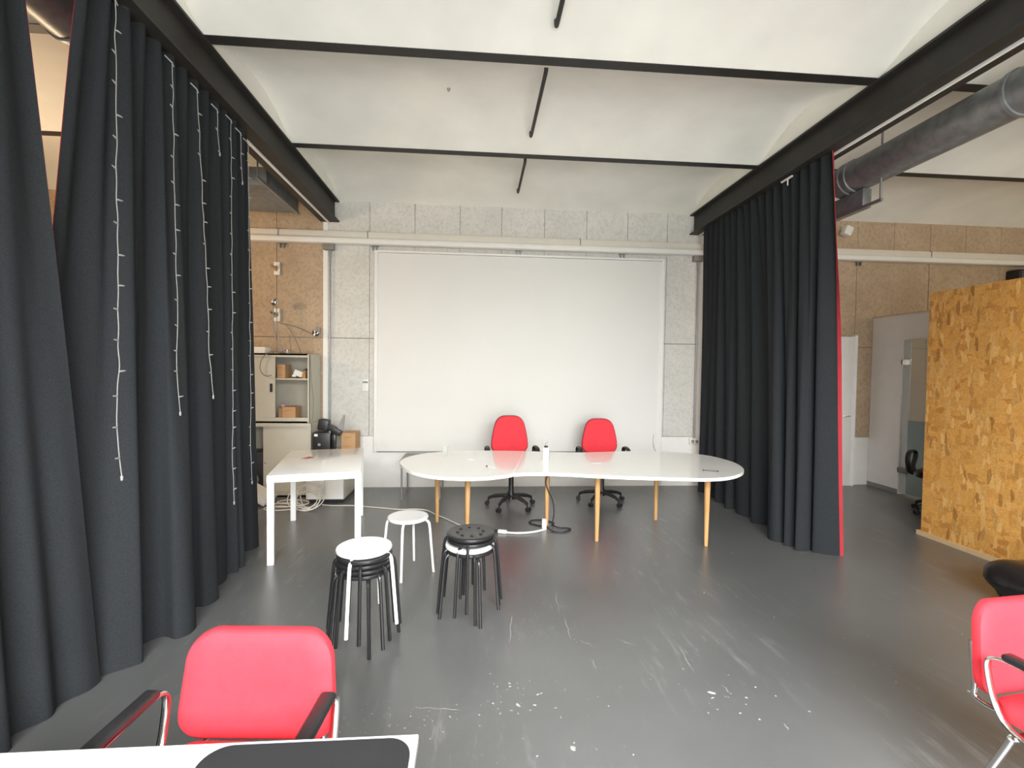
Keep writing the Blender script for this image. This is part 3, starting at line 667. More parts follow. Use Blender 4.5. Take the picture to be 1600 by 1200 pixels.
# things on the long table
e = empty('soap_dispenser', (0.685, 4.53, 0.731)); tag(e, 'white pump dispenser bottle standing on the long table', 'dispenser')
MB().lathe([(0, 0), (0.030, 0), (0.032, 0.006), (0.032, 0.125), (0.027, 0.135), (0, 0.137)], n=20).build('bottle', 'white_gloss', e)
MB().lathe([(0, 0.135), (0.018, 0.135), (0.018, 0.153), (0, 0.155)], n=14).build('collar', 'black_plastic', e)
MB().cyl((0, 0, 0.15), (0, 0, 0.185), 0.006).build('pump_stem', 'chrome', e)
MB().rbox((-0.012, 0, 0.187), (0.055, 0.016, 0.010), 0.003).build('pump_head', 'grey_metal', e)
MB().box(0.026, 0.033, -0.02, 0.02, 0.01, 0.12).build('side_label', 'grey_plastic', e, False)
e = empty('drinking_glass', (-0.32, 4.83, 0.731)); tag(e, 'clear empty drinking glass on the rounded end of the long table', 'glass')
MB().lathe([(0, 0.0), (0.028, 0.0), (0.034, 0.10), (0.032, 0.10), (0.026, 0.006), (0, 0.006)], n=20).build('tumbler', 'tumbler_glass', e)
e = empty('pen', (0.13, 4.24, 0.736), math.radians(125)); tag(e, 'grey pen lying on the long table', 'pen')
MB().cyl((-0.06, 0, 0), (0.035, 0, 0), 0.0045, 0.0045, 8).build('barrel', 'white_plastic', e); MB().cyl((0.035, 0, 0), (0.06, 0, 0), 0.0055, 0.005, 8).build('cap', 'black_plastic', e)
e = empty('mobile_phone', (2.12, 4.06, 0.7305), math.radians(-20)); tag(e, 'dark slim phone lying near the right rounded table end', 'phone')
MB().rbox((0, 0, 0.004), (0.135, 0.03, 0.008), 0.003).build('body', 'black_gloss', e); MB().box(-0.055, 0.055, -0.012, 0.012, 0.008, 0.0085).build('display', 'grey_plastic', e, False)
e['label'] = 'dark slim phone lying on the rounded table end next to the curtain'
tag(MB().rbox((1.172, 4.46, 0.732), (0.09, 0.055, 0.002), 0.0005).build('paper_card', 'paper'), 'small white card lying on the long table before an office chair', 'card')

# small grey stool-height table behind the long table
e = empty('side_table', (-0.68, 6.08, 0)); tag(e, 'small low grey table with thin metal legs between long table and wall', 'table')
MB().prism(rrect(0.52, 0.56, 0.03), 0.465, 0.485).build('top', 'grey_plastic', e)
for sx in (-1, 1):
    for sy in (-1, 1): MB().cyl((sx*0.235, sy*0.25, 0.465), (sx*0.235, sy*0.25, 0), 0.011, 0.011, 10).build('leg', 'grey_metal', e)

# ------------------------------------------------------------------ white rectangular table
e = empty('white_table', (-1.465, 4.57, 0), math.radians(12.5)); tag(e, 'white rectangular metal-legged table beside the beige cabinets', 'table')
tw, td = 0.365, 0.61
MB().rbox((0, 0, 0.7325), (2*tw, 2*td, 0.015), 0.004).build('tabletop', 'white_gloss', e)
m = MB()
m.box(-tw, tw, -td, -td+0.03, 0.68, 0.725); m.box(-tw, tw, td-0.03, td, 0.68, 0.725); m.box(-tw, -tw+0.03, -td+0.03, td-0.03, 0.68, 0.725); m.box(tw-0.03, tw, -td+0.03, td-0.03, 0.68, 0.725)
m.build('apron', 'white_metal', e, False)
for sx in (-1, 1):
    for sy in (-1, 1): MB().rbox((sx*(tw-0.026), sy*(td-0.026), 0.341), (0.052, 0.052, 0.682), 0.004).build('leg', 'white_metal', e)
e = empty('paper_scrap', (-1.645, 4.65, 0.7405), 0.4); tag(e, 'torn scrap of red and white paper on the white rectangular table', 'paper')
MB().add([(-0.05, 0, 0), (0.02, -0.02, 0.001), (0.08, 0.0, 0.004), (0.03, 0.03, 0.008), (-0.02, 0.02, 0.002)], [(0, 1, 2, 3, 4)]).build('red_side', 'red_paper', e, False)
MB().add([(-0.03, -0.06, 0.0), (0.05, -0.05, 0.002), (0.03, -0.01, 0.001), (-0.02, -0.02, 0.001)], [(0, 1, 2, 3)]).build('white_side', 'pink', e, False)

# ------------------------------------------------------------------ stacking stools
def make_stool(mat, studs, legs=None):
    legs = legs or mat
    r = empty('stool', (0, 0, 0))
    MB().lathe([(0, 0.425), (0.13, 0.425), (0.150, 0.423), (0.158, 0.428), (0.161, 0.437), (0.158, 0.446), (0.150, 0.450), (0.13, 0.4485), (0, 0.448)], n=40).build('seat', mat, r)
    for k in range(4):
        a = math.pi/2*k; c, s = math.cos(a), math.sin(a)
        prof = [(0.06, 0.418), (0.125, 0.418), (0.148, 0.414), (0.164, 0.400), (0.172, 0.375), (0.180, 0.30), (0.207, 0.0)]
        pts = catmull([(q[0]*c, q[0]*s, q[1]) for q in prof], 4, False)
        MB().tube(pts, 0.0105, 8).build('leg', legs, r)
    if studs:
        for k in range(8):
            a = math.pi/4*k+0.2
            MB().lathe([(0, 0.4555), (0.008, 0.4535), (0.012, 0.4485), (0, 0.4475)], (0.085*math.cos(a), 0.085*math.sin(a), 0), 10).build('stud', mat, r)
    return r
ws = make_stool('stool_white', False); bs = make_stool('stool_black', True)
wb = make_stool('stool_white', False, 'stool_black')
used = {id(ws): False, id(bs): False, id(wb): False}
def place_stool(src, loc, a, label, group):
    o = src if not used[id(src)] else copy_tree(src); used[id(src)] = True
    o.location = loc; o.rotation_euler = (0, 0, math.radians(a)); tag(o, label, 'stool', group); return o
place_stool(ws, (-0.535, 3.75, 0), -6, 'white round metal stool standing alone beside the stacks', 'white metal stools')
LS = (-0.655, 2.80)
ords = ['lowest', 'second lowest', 'third', 'highest']
for k, a in enumerate((21, 42, 57, 5)):
    place_stool(bs, (LS[0]+0.004*(k % 2), LS[1]-0.003*k, 0.030*k), a, '%s black stool in the stack topped by a white stool' % ords[k].replace('third', 'third lowest').replace('highest', 'highest'), 'black stools in the stack under a white one')
place_stool(ws, (LS[0], LS[1], 0.120), -14, 'white round metal stool on top of a stack of black stools', 'white metal stools')
RS = (-0.03, 3.08)
place_stool(bs, (RS[0], RS[1], 0), 20, 'lowest black stool of the stack with the studded top seat', 'black stools in the studded stack')
place_stool(wb, (RS[0]-0.005, RS[1]-0.01, 0.030), 12, 'white seat stool with black legs sandwiched inside the stack of black stools', 'black stools in the studded stack')
place_stool(bs, (RS[0]+0.004, RS[1], 0.066), -28, 'black stool directly above the sandwiched white stool', 'black stools in the studded stack')
place_stool(bs, (RS[0], RS[1]+0.004, 0.096), -5, 'topmost black stool with a ring of round studs on its seat', 'black stools in the studded stack')

# ------------------------------------------------------------------ office chairs
def make_office(seat_mat):
    r = empty('office_chair')
    for k in range(5):
        a = math.radians(-90+72*k); c, s = math.cos(a), math.sin(a)
        arm = MB().tube(catmull([(0.02*c, 0.02*s, 0.13), (0.12*c, 0.12*s, 0.128), (0.22*c, 0.22*s, 0.11), (0.275*c, 0.275*s, 0.085)], 4, False), [0.026]*4+[0.024]*4+[0.02]*4+[0.018], 8).build('base_arm', 'black_plastic', r)
        cs = MB()
        t_ = Vector((-s, c, 0))
        for w in (-1, 1):
            p = Vector((0.29*c, 0.29*s, 0.027))+t_*0.016*w
            cs.cyl(p-t_*0.009, p+t_*0.009, 0.026, 0.026, 14)
        cs.cyl((0.275*c, 0.275*s, 0.03), (0.275*c, 0.275*s, 0.09), 0.010, 0.010, 8)
        cs.build('caster', 'black_plastic', arm)
    MB().lathe([(0, 0.09), (0.045, 0.09), (0.042, 0.16), (0.030, 0.20), (0.030, 0.38), (0.055, 0.40), (0.055, 0.43), (0, 0.43)], n=16).build('column', 'black_plastic', r)
    so = rrect(0.47, 0.45, 0.12, 6)
    MB().pillow(so, lambda u, v, w: Vector((u, v+0.03, 0.45+w)), [(0.90, -0.02), (0.98, -0.01), (1.0, 0.015), (0.98, 0.04), (0.92, 0.055), (0.6, 0.06), (0.3, 0.058)]).build('seat', seat_mat, r)
    # backrest outline: narrow round top, widest low down
    bo = catmull([(0.0, 0.43, 0), (0.10, 0.42, 0), (0.165, 0.365, 0), (0.200, 0.25, 0), (0.222, 0.12, 0), (0.215, 0.03, 0), (0.15, -0.02, 0), (0, -0.03, 0), (-0.15, -0.02, 0), (-0.215, 0.03, 0), (-0.222, 0.12, 0), (-0.200, 0.25, 0), (-0.165, 0.365, 0), (-0.10, 0.42, 0)], 4)
    bo = [(p.x, p.y) for p in bo]
    def TB(u, v, w): return Vector((u, -0.225-0.06*v+0.35*u*u+w, 0.63+v))
    MB().pillow(bo, TB, [(0.94, 0.0), (1.0, 0.012), (1.0, 0.03), (0.96, 0.045), (0.8, 0.055), (0.4, 0.058)]).build('backrest', seat_mat, r)
    MB().pillow([(p[0]*1.02, 0.2+(p[1]-0.2)*1.02) for p in bo], TB, [(0.85, -0.030), (0.97, -0.018), (1.0, 0.0), (1.0, 0.012)]).build('back_shell', 'black_plastic', r)
    MB().tube(catmull([(0, 0.0, 0.425), (0, -0.18, 0.43), (0, -0.25, 0.48), (0, -0.265, 0.62), (0, -0.27, 0.75)], 4, False), 0.02, 8, flat=(0.03, 0.012, (1, 0, 0))).build('back_bar', 'black_plastic', r)
    for s in (-1, 1):
        x = s*0.29
        MB().tube(catmull([(s*0.18, 0.06, 0.445), (x, 0.06, 0.455), (x, 0.15, 0.55), (x, 0.17, 0.64), (x, 0.12, 0.705), (x, 0.0, 0.715), (x, -0.09, 0.69), (x, -0.10, 0.62), (x, -0.02, 0.52), (s*0.25, 0.0, 0.455), (s*0.18, 0.0, 0.445)], 4, False), 0.016, 8, flat=(0.026, 0.013, (1, 0, 0))).build('armrest', 'black_plastic', r)
    return r
oc = make_office('red_fabric')
oc.location = (0.42, 5.50, 0); oc.rotation_euler = (0, 0, math.radians(180+3)); tag(oc, 'red office swivel chair behind the table, beside the pump dispenser', 'chair', 'red office chairs behind the long table')
oc2 = copy_tree(oc); oc2.location = (1.56, 5.66, 0); oc2.scale = (1, 1, 0.955); oc2.rotation_euler = (0, 0, math.radians(180-4)); tag(oc2, 'red office swivel chair behind the table, farther from the pump dispenser', 'chair', 'red office chairs behind the long table')
dc = make_office('black_vinyl'); dc.location = (5.42, 5.0, 0); dc.rotation_euler = (0, 0, math.radians(120)); tag(dc, 'black office chair partly hidden behind the particle board screen', 'chair')

# ------------------------------------------------------------------ red visitor chairs
def make_visitor():
    r = empty('visitor_chair')
    bo = rrect(0.485, 0.335, 0.085, 6, taper=0.12)
    def TB(u, v, w): return Vector((u, -0.01-0.10*(v)+0.45*u*u+w, 0.598+v))
    MB().pillow(bo, TB, [(0.93, -0.022), (0.985, -0.016), (1.0, 0.0), (0.985, 0.014), (0.93, 0.024), (0.7, 0.030), (0.35, 0.031)]).build('backrest', 'red_fabric', r)
    so = rrect(0.47, 0.44, 0.07, 6)
    MB().pillow(so, lambda u, v, w: Vector((u, v+0.27, 0.41+w)), [(0.93, -0.02), (0.99, -0.012), (1.0, 0.008), (0.985, 0.03), (0.93, 0.042), (0.6, 0.05), (0.3, 0.05)]).build('seat', 'red_fabric', r)
    for s in (-1, 1):
        x = s*0.262
        MB().tube(catmull([(x, 0.42, 0.615), (x, 0.30, 0.622), (x, 0.14, 0.625), (x, 0.085, 0.615), (x, 0.066, 0.585), (x, 0.075, 0.52), (x, 0.095, 0.45), (x, 0.13, 0.40), (x, 0.20, 0.378), (x, 0.32, 0.372), (x, 0.44, 0.372)], 4, False), 0.012, 10, flat=(0.014, 0.008, (1, 0, 0))).build('arm_frame', 'chrome', r)
        MB().rbox((x, 0.275, 0.640), (0.048, 0.32, 0.026), 0.011, 3).build('armrest', 'black_plastic', r)
        for (y0, y1, xo) in ((0.15, 0.03, 0.315), (0.42, 0.47, 0.29)):
            lg = MB().tube(catmull([(x*0.75, y0+0.03, 0.372), (x, y0, 0.368), (s*0.275, y0-(y0-y1)*0.1, 0.33), (s*xo, y1, 0.0)], 5, False), 0.011, 10).build('leg', 'chrome', r)
        MB().tube(catmull([(s*0.17, 0.10, 0.385), (s*0.19, -0.01, 0.39), (s*0.185, -0.022, 0.45), (s*0.185, -0.038, 0.60)], 4, False), 0.010, 10).build('back_upright', 'chrome', r)
    for y in (0.15, 0.42): MB().cyl((-0.255, y, 0.372), (0.255, y, 0.372), 0.010, 0.010, 10).build('cross_bar', 'chrome', r)
    return r
vc = make_visitor(); vc.location = (-0.685, 1.545, 0); vc.rotation_euler = (0, 0, math.radians(180-4)); tag(vc, 'red visitor chair with black armrests drawn up to the white desk', 'chair', 'red visitor chairs')
vc2 = copy_tree(vc); vc2.location = (2.11, 1.62, 0); vc2.rotation_euler = (0, 0, math.radians(180+6)); tag(vc2, 'red visitor chair with chrome frame near the black beanbag', 'chair', 'red visitor chairs')

# ------------------------------------------------------------------ foreground desk
e = empty('white_desk', (-0.93, 0.72, 0)); tag(e, 'plain white desk in front of a red visitor chair, carrying a black pad', 'desk')
MB().rbox((0, 0, 0.7275), (1.60, 0.79, 0.025), 0.003).build('desktop', 'white_gloss', e)
for sx in (-1, 1):
    for sy in (-1, 1): MB().rbox((sx*0.74, sy*0.33, 0.357), (0.045, 0.045, 0.714), 0.004).build('leg', 'white_metal', e)
MB().box(-0.72, 0.72, -0.02, 0.02, 0.66, 0.714).build('frame_rail', 'white_metal', e, False)
tag(MB().prism(rrect(0.46, 0.36, 0.055, 8), 0, 0.006).xf(Matrix.Translation((-0.372, 0.918, 0.7405))).build('desk_pad', 'desk_pad'), 'black rounded pad lying at the corner of the white desk', 'desk pad')

# ------------------------------------------------------------------ beige steel cabinets and their contents
CX0, CX1, CY0, CY1 = -3.06, -2.06, 6.0, 6.42
def carcass(m, x0, x1, y0, y1, z0, z1, t=0.02):
    m.box(x0, x0+t, y0, y1, z0, z1); m.box(x1-t, x1, y0, y1, z0, z1); m.box(x0+t, x1-t, y0, y1, z0, z0+t); m.box(x0+t, x1-t, y0, y1, z1-t, z1); m.box(x0+t, x1-t, y1-t, y1, z0+t, z1-t)
    return m
e = empty('upper_cabinet', (-2.56, 6.2, 0.926)); tag(e, 'beige metal cabinet with one sliding door open, standing on a lower cabinet', 'cabinet')
m = carcass(MB(), CX0, -2.085, CY0, CY1, 0.926, 1.79); m.box(CX0, -2.085, CY0, CY0+0.015, 1.745, 1.79); m.box(CX0, -2.085, CY0, CY0+0.015, 0.926, 0.992); m.box(-2.105, -2.085, CY0-0.002, CY0+0.02, 0.926, 1.79)
wpart(m, 'body', 'cabinet_beige', e, False)
dr = wpart(MB().box(-3.04, -2.503, CY0+0.016, CY0+0.032, 0.993, 1.744), 'sliding_door', 'cabinet_beige', e, False)
wpart(MB().box(-2.565, -2.535, CY0+0.010, CY0+0.018, 1.31, 1.415), 'recessed_handle', 'black_plastic', e, False)
wpart(MB().box(-3.04, -2.106, CY0+0.035, CY1-0.02, 1.463, 1.483), 'shelf', 'cabinet_beige', e, False)
e = empty('lower_cabinet', (-2.56, 6.2, 0)); tag(e, 'beige metal cabinet on the floor with a sliding door half open', 'cabinet')
m = carcass(MB(), CX0, CX1, CY0-0.01, CY1, 0.0, 0.924); m.box(CX0, CX1, CY0-0.015, CY0+0.01, 0.88, 0.924); m.box(CX0, CX1, CY0-0.01, CY0+0.01, 0.0, 0.06); m.box(CX1-0.022, CX1, CY0-0.012, CY0, 0, 0.9)
wpart(m, 'body', 'cabinet_beige', e, False)
wpart(MB().box(-2.646, -2.083, CY0+0.012, CY0+0.028, 0.061, 0.879), 'sliding_door', 'cabinet_beige', e, False)
wpart(MB().cyl((-2.622, CY0+0.013, 0.42), (-2.622, CY0+0.004, 0.42), 0.009), 'lock', 'box_grey', e)
wpart(MB().box(-3.04, -2.65, CY0+0.03, CY1-0.02, 0.02, 0.03), 'inner_floor', 'dark_backing', e, False)

def carton(x0, x1, y0, y1, z0, z1, label, mat='cardboard', group=None):
    e = empty('cardboard_box', ((x0+x1)/2, (y0+y1)/2, z0)); tag(e, label, 'box', group)
    w, d_, h = (x1-x0)/2, (y1-y0)/2, z1-z0
    MB().rbox((0, 0, h/2), (2*w, 2*d_, h), 0.003, 1).build('carton', mat, e, False)
    MB().box(-0.012, 0.012, -d_-0.001, d_+0.001, h-0.002, h+0.001).build('tape', 'amber', e, False)
    MB().box(-0.7*w, 0.4*w, -d_-0.0015, -d_, h*0.72, h*0.77).box(-0.7*w, 0.4*w, -d_-0.0015, -d_, h*0.2, h*0.25).build('print', 'amber', e, False)
    return e
carton(-2.50, -2.40, 6.06, 6.26, 1.484, 1.655, 'tall cardboard box on the upper shelf of the open cabinet')
carton(-2.50, -2.44, 6.10, 6.28, 0.947, 1.10, 'narrow cardboard box carrying a pink object, at the bottom of the open cabinet')
carton(-2.435, -2.275, 6.06, 6.26, 0.947, 1.12, 'cube-shaped cardboard box at the bottom of the open cabinet')
tag(MB().lathe([(0, 0), (0.025, 0.002), (0.034, 0.025), (0.025, 0.048), (0, 0.05)], (-2.47, 6.16, 1.1015), 14).build('pink_ornament', 'pink'), 'pale pink round object on a narrow cardboard box', 'ornament')
e = empty('paper_bundle', (-2.27, 6.15, 1.495), 0.3); tag(e, 'crumpled white paper bundle on the upper cabinet shelf', 'paper')
MB().rbox((0, 0, 0.048), (0.11, 0.10, 0.075), 0.01, 2, Matrix.Rotation(0.35, 3, 'Y')).build('bundle', 'paper', e); MB().rbox((-0.05, -0.02, 0.018), (0.05, 0.07, 0.03), 0.008, 2).build('loose_sheet', 'paper', e)
e = empty('amber_bottle', (-2.185, 6.12, 1.484)); tag(e, 'small amber bottle on the upper cabinet shelf', 'bottle')
MB().lathe([(0, 0), (0.026, 0), (0.026, 0.06), (0.012, 0.085), (0.012, 0.10), (0, 0.10)], n=14).build('glass', 'amber', e); MB().lathe([(0, 0.10), (0.014, 0.10), (0.014, 0.115), (0, 0.115)], n=12).build('cap', 'black_plastic', e)
e = empty('black_canister', (-2.135, 6.10, 1.484)); tag(e, 'small black canister at the end of the upper cabinet shelf', 'canister')
MB().lathe([(0, 0), (0.024, 0), (0.024, 0.10), (0.02, 0.105), (0, 0.105)], n=14).build('can', 'black_plastic', e); MB().lathe([(0, 0.105), (0.026, 0.105), (0.026, 0.122), (0, 0.125)], n=14).build('lid', 'black_gloss', e)
e = empty('loudspeaker', (-2.80, 6.2, 0.031)); tag(e, 'black loudspeaker inside the half-open lower cabinet', 'loudspeaker')
MB().rbox((0, 0, 0.26), (0.26, 0.26, 0.52), 0.008).build('cabinet_box', 'black_plastic', e)
for zz, rr in ((0.17, 0.075), (0.36, 0.04)):
    MB().lathe([(rr*0.3, 0.012), (rr*0.5, 0.004), (rr*0.9, 0.008), (rr, 0.014), (rr*1.06, 0.004), (rr*1.06, 0)], n=20).xf(Matrix.Translation((0, -0.13, zz)) @ Matrix.Rotation(math.pi/2, 4, 'X')).build('driver_cone', 'grey_plastic', e)
# on top of the upper cabinet
tag(MB().rbox((-2.80, 6.2, 1.831), (0.30, 0.25, 0.08), 0.008).build('white_case', 'white_plastic'), 'white flat plastic case on top of the beige cabinet', 'case')
e = empty('table_lamp', (-2.42, 6.17, 1.791)); tag(e, 'chrome lamp with round base and twin rods on the beige cabinet', 'lamp')
MB().lathe([(0, 0), (0.15, 0), (0.155, 0.01), (0.12, 0.022), (0.10, 0.02), (0.0, 0.018)], n=28).build('base', 'chrome', e)
for dx in (-0.15, -0.11): MB().tube([(dx+0.05, 0, 0.015), (dx-0.03, 0.03, 0.34), (dx-0.045, 0.06, 0.60)], 0.006, 8).build('rod', 'grey_metal', e)
MB().lathe([(0, -0.05), (0.03, -0.045), (0.05, -0.02), (0.055, 0.0), (0.045, 0.03), (0.02, 0.05), (0, 0.05)], (-0.175, 0.06, 0.66), 18).build('lamp_head', 'chrome', e)
MB().lathe([(0, 0.02), (0.03, 0.02), (0.035, 0.05), (0, 0.055)], (0.02, -0.05, 0), 16).build('bulb_cup', 'chrome', e)
MB().tube([(0.05, 0, 0.02), (-0.02, 0.12, 0.26)], 0.004, 6).build('cable_stay', 'grey_metal', e)
tag(MB().tube(catmull([(-2.17, 6.41, 2.05), (-2.40, 6.42, 2.16), (-2.60, 6.42, 2.20), (-2.52, 6.42, 2.17), (-2.40, 6.41, 1.98), (-2.32, 6.36, 1.82), (-2.25, 6.2, 1.796), (-2.12, 6.05, 1.797), (-2.07, 5.985, 1.77), (-2.06, 5.98, 1.55), (-2.03, 5.985, 1.2), (-2.035, 5.97, 0.95)], 6, False), 0.005, 6).build('lamp_cable', 'box_grey'), 'thin dark cable running from the wall spotlight over the cabinet', 'cable')
tag(MB().tube(catmull([(-2.30, 5.99, 1.80), (-2.40, 5.98, 1.815), (-2.56, 5.975, 1.80), (-2.65, 5.975, 1.70), (-2.66, 5.975, 1.58), (-2.60, 5.98, 1.51), (-2.53, 5.985, 1.52)], 6, False), 0.005, 6).build('hanging_cable', 'box_grey'), 'dark cable loop hanging over the closed sliding door', 'cable')
# on the tan wall
for zz, lab in ((2.92, 'upper white wall bracket with wooden peg on the tan boards'), (2.31, 'lower white wall bracket on the tan boards above the chrome lamp')):
    e = empty('wall_bracket', (-2.645, WALL_Y-0.004, zz)); tag(e, lab, 'bracket', 'white brackets on the tan wall')
    MB().rbox((0, -0.02, 0.06), (0.075, 0.035, 0.05), 0.004).build('plate', 'white_plastic', e); MB().rbox((0, -0.02, -0.06), (0.075, 0.035, 0.05), 0.004).build('plate', 'white_plastic', e); MB().rbox((0.02, -0.012, 0), (0.03, 0.02, 0.09), 0.003).build('spine', 'white_plastic', e)
    MB().cyl((0, -0.02, 0), (-0.05, -0.11, 0.03), 0.018, 0.016, 10).build('peg', 'leg_wood' if zz > 2.5 else 'box_grey', e)
e = empty('clip_spotlight', (-2.12, WALL_Y-0.004, 2.11)); tag(e, 'small chrome clip spotlight on the wall above the cabinets', 'spotlight')
MB().rbox((0, -0.03, 0), (0.06, 0.04, 0.09), 0.008).build('clamp', 'grey_metal', e); MB().lathe([(0.0, 0), (0.028, 0.0), (0.045, 0.08), (0.040, 0.08), (0.02, 0.02), (0, 0.02)], n=16).xf(Matrix.Translation((0, -0.05, 0.0)) @ Matrix.Rotation(math.radians(120), 4, 'X')).build('shade', 'chrome', e)

# white low unit with the bag and cardboard box
e = empty('low_cabinet', (-1.79, 5.99, 0)); tag(e, 'low white two-door cabinet on a black base behind the white table', 'cabinet')
MB().rbox((0, 0, 0.315), (0.44, 0.62, 0.53), 0.004).build('body', 'cabinet_beige', e)
for s in (-1, 1): MB().rbox((s*0.109, -0.317, 0.315), (0.214, 0.016, 0.522), 0.003).build('door', 'white_paint', e)
MB().box(-0.20, 0.20, -0.27, 0.28, 0, 0.05).build('plinth', 'black_plastic', e, False)
e = empty('black_printer', (-1.86, 5.93, 0.581)); tag(e, 'black office device with tilted panel and grey flap on the low white cabinet', 'printer')
MB().rbox((-0.03, 0.05, 0.125), (0.22, 0.28, 0.25), 0.02).build('body', 'black_plastic', e)
MB().rbox((-0.02, 0.0, 0.335), (0.13, 0.12, 0.14), 0.02, 2, Matrix.Rotation(0.15, 3, 'Y')).build('head', 'black_plastic', e)
MB().rbox((0.10, 0.0, 0.275), (0.20, 0.10, 0.07), 0.012, 2, Matrix.Rotation(0.50, 3, 'Y')).build('arm', 'black_plastic', e)
MB().cyl((-0.05, -0.09, 0.10), (-0.05, -0.098, 0.10), 0.018, 0.018, 14).build('dial', 'grey_plastic', e)
MB().box(-0.11, -0.07, -0.093, -0.088, 0.2, 0.23).build('sticker', 'paper', e, False)
MB().add([(0.13, -0.01, 0.26), (0.205, -0.01, 0.25), (0.235, -0.01, 0.45), (0.215, -0.01, 0.455), (0.13, 0.01, 0.26), (0.205, 0.01, 0.25), (0.235, 0.01, 0.45), (0.215, 0.01, 0.455)], [(0, 1, 2, 3), (7, 6, 5, 4), (0, 4, 5, 1), (1, 5, 6, 2), (2, 6, 7, 3), (3, 7, 4, 0)]).build('flap', 'grey_plastic', e, False)
MB().rbox((0.055, -0.06, 0.16), (0.05, 0.04, 0.22), 0.008).rbox((0.105, -0.03, 0.12), (0.05, 0.05, 0.20), 0.008).build('hanging_strap', 'black_gloss', e)
carton(-1.70, -1.525, 6.02, 6.27, 0.581, 0.80, 'plain cardboard box on the low white cabinet beside the black device')
# leaning white panel and coils of cable on the floor
e = empty('foam_panel', (-2.60, 5.72, 0)); tag(e, 'white thick panel lying tilted on the floor against the lower cabinet', 'panel')
MB().rbox((0, 0, 0.130), (0.40, 0.34, 0.06), 0.008, 2, Matrix.Rotation(math.radians(30), 3, 'Y')).build('slab', 'white_plastic', e)
MB().rbox((0.02, 0, 0.162), (0.34, 0.28, 0.012), 0.004, 1, Matrix.Rotation(math.radians(30), 3, 'Y')).build('lid', 'white_paint', e)
e = empty('extension_cable', (-1.95, 5.44, 0)); tag(e, 'pale extension cable coiled under the white table and running to the long table', 'cable')
co = []
for k in range(7*18+1):
    a = 2*math.pi*k/18-math.pi/2; lp = k/18
    r_ = 0.145+0.02*math.sin(1.9*lp); lean = 0.55+0.35*math.sin(2.6*lp+0.5); yaw_ = 0.5*math.sin(1.3*lp)
    u = r_*math.cos(a)*(1.05+0.15*math.sin(lp)); v = r_*(1+math.sin(a))
    co.append((0.03+0.035*math.sin(2.1*lp)+u*math.cos(yaw_), 0.02*lp-0.08+u*math.sin(yaw_)+v*math.sin(lean)*0.55, 0.009+v*math.cos(lean)*0.95))
MB().tube(catmull(co, 3, False), 0.0055, 6).build('coil', 'cable_white', e)
fl = []
for k in range(40):
    a = 2*math.pi*k/14; fl.append((-0.27+0.19*math.cos(a)+0.004*k, 0.02+0.11*math.sin(a)-0.05+0.003*k, 0.009+0.0018*k))
MB().tube(catmull(fl, 3, False), 0.006, 6).build('flat_coil', 'cable_white', e)
run = [(-1.80, 5.60), (-1.666, 5.567), (-1.444, 5.561), (-1.247, 5.504), (-1.053, 5.447), (-0.858, 5.39), (-0.68, 5.395), (-0.546, 5.34), (-0.446, 5.20), (-0.331, 5.06), (-0.135, 4.80), (0.02, 4.70), (0.183, 4.640)]
MB().tube(catmull([(p[0]+1.95, p[1]-5.44, 0.008) for p in run], 4, False), 0.0065, 6).build('run', 'cable_white', e)
e = empty('white_power_lead', (0.40, 4.56, 0)); tag(e, 'white power lead with plug lying on the floor below the long table', 'cable')
MB().tube(catmull([(p[0]-0.40, p[1]-4.56, 0.012) for p in [(0.30, 4.58), (0.40, 4.555), (0.50, 4.56), (0.60, 4.59), (0.68, 4.635)]], 5, False), 0.010, 8).build('lead', 'white_plastic', e)
MB().rbox((-0.13, 0.03, 0.018), (0.09, 0.035, 0.034), 0.008, 2, Matrix.Rotation(-0.3, 3, 'Z')).build('plug', 'white_plastic', e)
e = empty('plug_adapter', (0.70, 4.68, 0)); tag(e, 'white multi-plug adapter standing at the foot of a wooden table leg', 'adapter')
MB().rbox((0, 0, 0.055), (0.046, 0.05, 0.11), 0.006).build('housing', 'white_plastic', e)
for zz in (0.035, 0.08): MB().lathe([(0, 0), (0.015, 0), (0.015, 0.001), (0, 0.001)], n=14).xf(Matrix.Translation((0, -0.0252, zz)) @ Matrix.Rotation(math.pi/2, 4, 'X')).build('socket', 'paper', e)
e = empty('black_power_cable', (0.78, 4.80, 0)); tag(e, 'black power cable looped around a wooden table leg', 'cable')
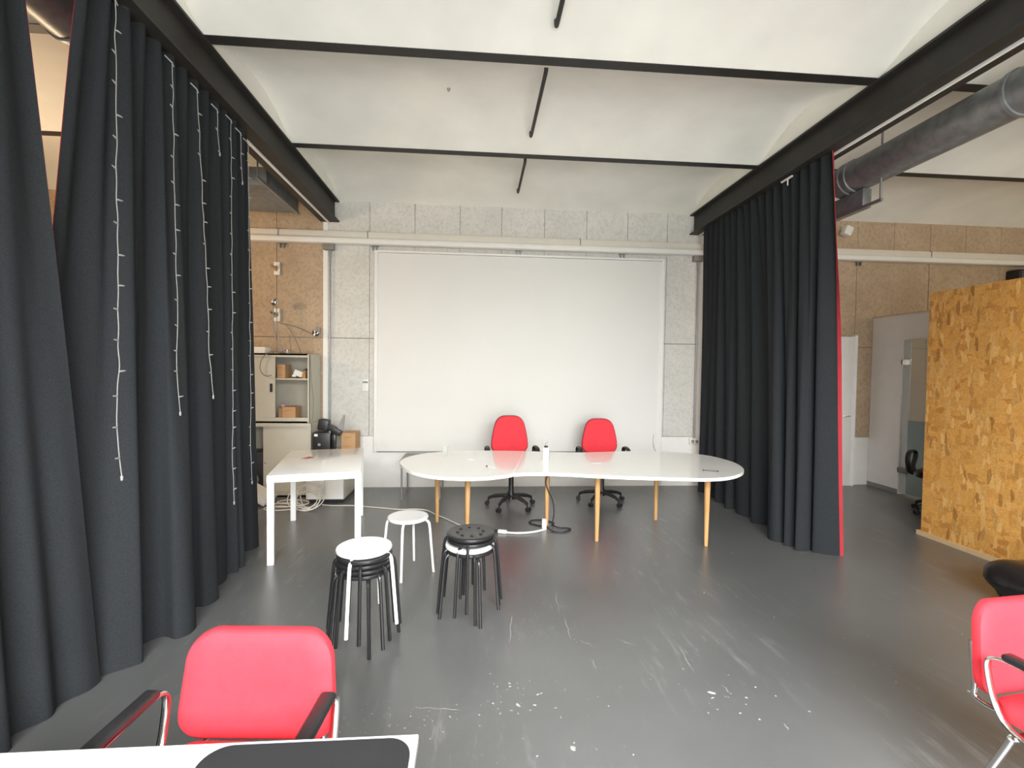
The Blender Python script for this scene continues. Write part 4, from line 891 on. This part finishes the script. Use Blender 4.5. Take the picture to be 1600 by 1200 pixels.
loop = [(0.765, 4.755, 0.70), (0.772, 4.765, 0.60), (0.725, 4.765, 0.48), (0.75, 4.755, 0.38), (0.80, 4.765, 0.27), (0.815, 4.77, 0.15), (0.805, 4.78, 0.05), (0.77, 4.74, 0.010), (0.65, 4.79, 0.008), (0.57, 4.88, 0.008), (0.62, 4.96, 0.008), (0.74, 4.95, 0.008), (0.83, 4.86, 0.009), (0.80, 4.76, 0.018), (0.86, 4.70, 0.010), (0.94, 4.70, 0.008), (0.97, 4.65, 0.008), (0.88, 4.58, 0.008), (0.78, 4.60, 0.008), (0.735, 4.665, 0.02)]
MB().tube(catmull([(p[0]-0.78, p[1]-4.80, p[2]) for p in loop], 5, False), 0.007, 6).build('cord', 'black_plastic', e)
e = empty('black_plug_cable', (0.16, 4.64, 0)); tag(e, 'short black cable end plugged into the white lead on the floor', 'cable')
MB().tube(catmull([(-0.05, 0.03, 0.008), (0.0, 0.0, 0.009), (0.04, -0.01, 0.012), (0.085, -0.035, 0.016)], 4, False), [0.007]*4+[0.011]*9, 8).build('cord', 'black_plastic', e)

# ------------------------------------------------------------------ black beanbag
m = MB(); nu, nv = 36, 20; vs = []; fs = []
for j in range(nv+1):
    ph = math.pi*j/nv
    for i in range(nu):
        th = 2*math.pi*i/nu
        r_ = math.sin(ph)**0.75*(1+0.05*math.sin(3*th+1)+0.03*math.sin(7*th+2*ph)); z = -math.cos(ph)
        rr = 0.50*r_; zz = 0.21+0.21*z
        if z > 0: zz = 0.21+0.20*z*(1-0.35*math.exp(-((math.cos(th)*r_-0.1)**2+(math.sin(th)*r_)**2)*4)) + 0.025*math.sin(5*th+3*r_)*r_*math.sin(ph)
        if z < -0.55: zz = 0.0+0.21*(1-0.55)*0 + max(0.0, 0.02*(1+z))
        rr *= 1.0 if z > 0 else (1.0-0.10*abs(z))
        vs.append((rr*math.cos(th), rr*math.sin(th), max(0.0, zz)))
for j in range(nv):
    for i in range(nu): fs.append((j*nu+i, j*nu+(i+1) % nu, (j+1)*nu+(i+1) % nu, (j+1)*nu+i))
e = empty('beanbag', (4.05, 2.80, 0)); e.scale = (0.86, 0.86, 0.80); tag(e, 'black glossy vinyl beanbag slumped beside the particle board screen', 'beanbag')
m.add(vs, fs).build('cushion', 'black_vinyl', e, ang=180)
MB().tube([(0.47*math.cos(2*math.pi*k/40), 0.47*math.sin(2*math.pi*k/40), 0.215+0.012*math.sin(10*math.pi*k/40)) for k in range(40)], 0.006, 6, True).build('piping', 'black_gloss', e)
